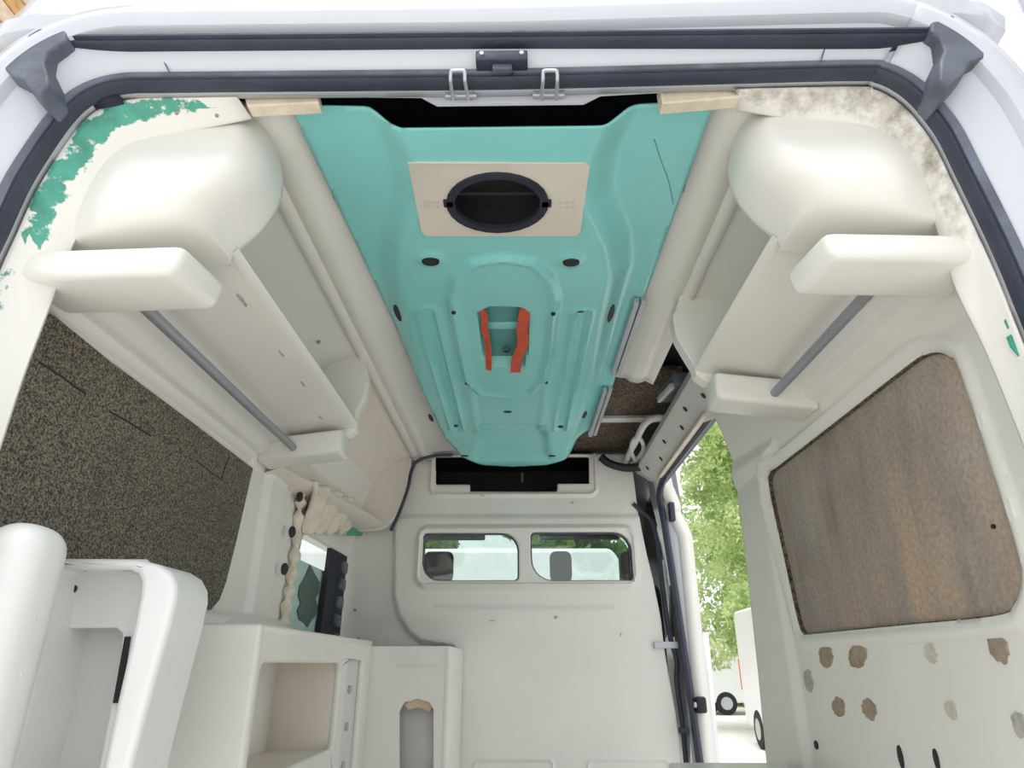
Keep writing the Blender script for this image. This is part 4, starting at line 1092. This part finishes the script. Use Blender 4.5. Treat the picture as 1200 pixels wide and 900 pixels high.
# ================================================================== OUTSIDE
def van(loc, rz, label, L=5.0, H=2.5, stripe=True):
    """delivery van: nose towards local +Y; origin on the ground at its middle."""
    t = thing('parked_van', loc, label, 'van', 'parked white vans')
    t.rotation_euler = (0, 0, rz)
    mw = Matrix.Translation(loc) @ Matrix.Rotation(rz, 4, 'Z'); W = .95
    def add(name, o):
        o.matrix_parent_inverse = Matrix.Identity(4); return o
    side = [(-L / 2, .35), (L / 2 - .05, .35), (L / 2, .55), (L / 2, .95), (L / 2 - .15, 1.15), (L / 2 - .65, 1.30), (L / 2 - 1.45, H - .15), (L / 2 - 1.8, H), (-L / 2 + .08, H), (-L / 2, H - .12)]
    add('b', plate('van_body', side, [], 2 * W, lambda u, v, w: (w - W, u, v), 'van_white', t, bevel=.06))
    y0, y1 = L / 2 - .68, L / 2 - 1.40; z0, z1 = 1.33, H - .22
    V = [(-W + .1, y0 + .035, z0), (W - .1, y0 + .035, z0), (W - .16, y1 + .03, z1), (-W + .16, y1 + .03, z1)]
    o = mesh('windscreen', V, [(0, 1, 2, 3)], 'dark_glass', t, solid=.02, off=1); add('w', o)
    for s in (-1, 1):
        add('s', plate('side_glass', [(L / 2 - .95, 1.25), (L / 2 - 1.55, 1.95), (L / 2 - 2.0, 1.95), (L / 2 - 2.0, 1.25)], [], .03, lambda u, v, w: (s * (W - .015 + w), u, v), 'dark_glass', t))
        for y in (L / 2 - .9, -L / 2 + 1.0):
            n = 20; V = []
            for w in (W - .20, W + .015):
                for i in range(n): a = 2 * pi * i / n; V.append((s * w, y + .34 * math.cos(a), .34 + .34 * math.sin(a)))
            F = [(i, (i + 1) % n, n + (i + 1) % n, n + i) for i in range(n)] + [tuple(range(n)), tuple(range(n, 2 * n))]
            wh = add('wh', mesh('wheel', V, F, 'tyre', t, bevel=.03)); fixn(wh)
            V = [(s * (W + .02 + .0), y + .19 * math.cos(2 * pi * i / n), .34 + .19 * math.sin(2 * pi * i / n)) for i in range(n)] + [(s * (W + .035), y, .34)]
            mesh('hub_cap', V, [(i, (i + 1) % n, n) for i in range(n)], 'steel', wh)
        add('m', rbox('mirror', s * (W + .02) - .0, s * (W + .22), L / 2 - 1.12, L / 2 - 1.0, 1.35, 1.65, .03, 'black', t) if s > 0 else rbox('mirror', -(W + .22), -(W + .02), L / 2 - 1.12, L / 2 - 1.0, 1.35, 1.65, .03, 'black', t))
        add('h', rbox('headlight', min(s * .55, s * .88), max(s * .55, s * .88), L / 2 - .03, L / 2 + .02, .78, .98, .02, 'glass', t))
        add('i', rbox('indicator', min(s * .90, s * .96), max(s * .90, s * .96), L / 2 - .25, L / 2 + .005, .80, .98, .015, 'orange', t))
        add('t', rbox('tail_light', min(s * .86, s * .96), max(s * .86, s * .96), -L / 2 - .015, -L / 2 + .04, 1.0, 1.6, .015, 'orange', t))
    add('bmp', rbox('bumper', -W, W, L / 2 - .08, L / 2 + .06, .30, .58, .04, 'cab_grey', t))
    return t
GZ = -.65
van((5.40, 12.8, GZ), pi * .98, 'white van with black mirror just behind the right pillar, seen through the side door', L=5.2, H=2.55)
van((5.0, 24.5, GZ), pi / 2, 'far white van at the edge of the trees, seen through the side door', L=5.0, H=2.6)
van((-1.68, 8.8, GZ), pi / 2, 'white van parked across the front, seen through the bulkhead windows', L=5.6, H=2.74)

def tree(loc, H, R, seed, label, nleaf=9000, m='leaf', ls=.10, base=.2, group='trees beside the car park'):
    rng = np.random.RandomState(seed)
    t = thing('tree', loc, label, 'tree', group)
    tr = [(loc[0], loc[1], loc[2]), (loc[0] + .08, loc[1], loc[2] + H * .3), (loc[0] - .05, loc[1] + .05, loc[2] + H * .6), (loc[0], loc[1], loc[2] + H * .85)]
    n = 8; V = []; F = []
    sp = spline(tr, 12)
    for i, p in enumerate(sp):
        r = .16 * (1 - i / 13) * H / 6
        for j in range(n): V.append((p[0] + r * math.cos(2 * pi * j / n), p[1] + r * math.sin(2 * pi * j / n), p[2]))
    for i in range(11):
        for j in range(n): F.append((i * n + j, i * n + (j + 1) % n, (i + 1) * n + (j + 1) % n, (i + 1) * n + j))
    mesh('trunk', V, F, 'bark', t)
    # clumps of leaves
    nc = 60
    ca_ = rng.uniform(0, 2 * pi, nc); hz = rng.uniform(base, 1, nc); rr = R * np.sqrt(rng.uniform(.05, 1, nc)) * np.sqrt(np.clip(1 - ((hz - .5) / .58) ** 2, .08, 1))
    C = np.stack([loc[0] + rr * np.cos(ca_), loc[1] + rr * np.sin(ca_), loc[2] + hz * H], -1)
    k = rng.randint(0, nc, nleaf)
    d = rng.normal(size=(nleaf, 3)); d /= np.linalg.norm(d, axis=1)[:, None]
    P = C[k] + d * (R * .33 * rng.uniform(.3, 1, nleaf) ** .5)[:, None]
    a = rng.normal(size=(nleaf, 3)); a /= np.linalg.norm(a, axis=1)[:, None]
    b = np.cross(a, rng.normal(size=(nleaf, 3))); b /= np.linalg.norm(b, axis=1)[:, None]
    s = ls * rng.uniform(.6, 1.3, nleaf)[:, None]
    Q = np.stack([P - a * s, P + b * s * .45, P + a * s, P - b * s * .45], 1).reshape(-1, 3)
    f = np.arange(nleaf * 4).reshape(-1, 4)
    me = bpy.data.meshes.new('foliage'); me.from_pydata(Q.tolist(), [], f.tolist()); me.update()
    o = link('foliage', me, m, t, smooth=False); o['kind'] = 'stuff'
    return t
tree((6.3, 18.2, GZ), 9.5, 2.3, 1, 'tall bright green tree in the middle of the side door view', 45000, ls=.085, base=.16)
tree((9.2, 24.6, GZ), 9.0, 2.5, 2, 'bright green tree standing behind the tall one in the side door view', 30000, ls=.10, base=.12)
tree((3.0, 33.0, GZ), 5.2, 3.0, 3, 'darker tree behind the far white van', 7000, 'leaf_dark', ls=.24, base=.1)
tree((-3.4, 19.5, GZ), 7.0, 1.75, 4, 'tree above the roof of the van parked across the front, left bulkhead window', 7000, 'leaf_dark', ls=.22, base=.25)
tree((1.1, 19.5, GZ), 7.0, 1.75, 5, 'tree above the roof of the van parked across the front, right bulkhead window', 7000, 'leaf_dark', ls=.22, base=.25)
tree((8.8, 29.0, GZ), 2.2, 1.6, 6, 'low round bush at the far end of the car park', 3000, 'leaf', ls=.18, base=.0)
# low wall far off
lw = thing('garden_wall', (7, 32, GZ), 'low tan garden wall far behind the vans in the side door view', 'wall')
rbox('wall_body', 4, 14, 32, 32.3, GZ, .55, .03, 'render_wall', lw); rbox('coping', 3.95, 14.05, 31.95, 32.35, .55, .65, .02, 'concrete', lw)
# timber house high at the top left
th = thing('timber_house', (-8.5, 9, GZ), 'timber clad house gable rising behind the van at the top left', 'house')
rbox('house_wall', -14, -6.2, 2.6, 16, GZ, 11.6, .02, 'plank', th)
for k in range(24):
    z = 5.2 + k * .27
    rbox('plank', -6.2, -6.15, 2.55, 16, z, z + .25, .01, 'plank' if k % 2 else 'plank_pale', th)
    rbox('plank', -14, -6.15, 2.55, 2.6, z, z + .25, .01, 'plank' if k % 2 else 'plank_pale', th)
mesh('roof', [(-14.6, 2.0, 11.5), (-5.6, 2.0, 11.5), (-10.1, 2.0, 14.5), (-14.6, 16.4, 11.5), (-5.6, 16.4, 11.5), (-10.1, 16.4, 14.5)], [(0, 1, 2), (3, 5, 4), (1, 4, 5, 2), (0, 2, 5, 3), (0, 3, 4, 1)], 'roof_tile', th, smooth=False)
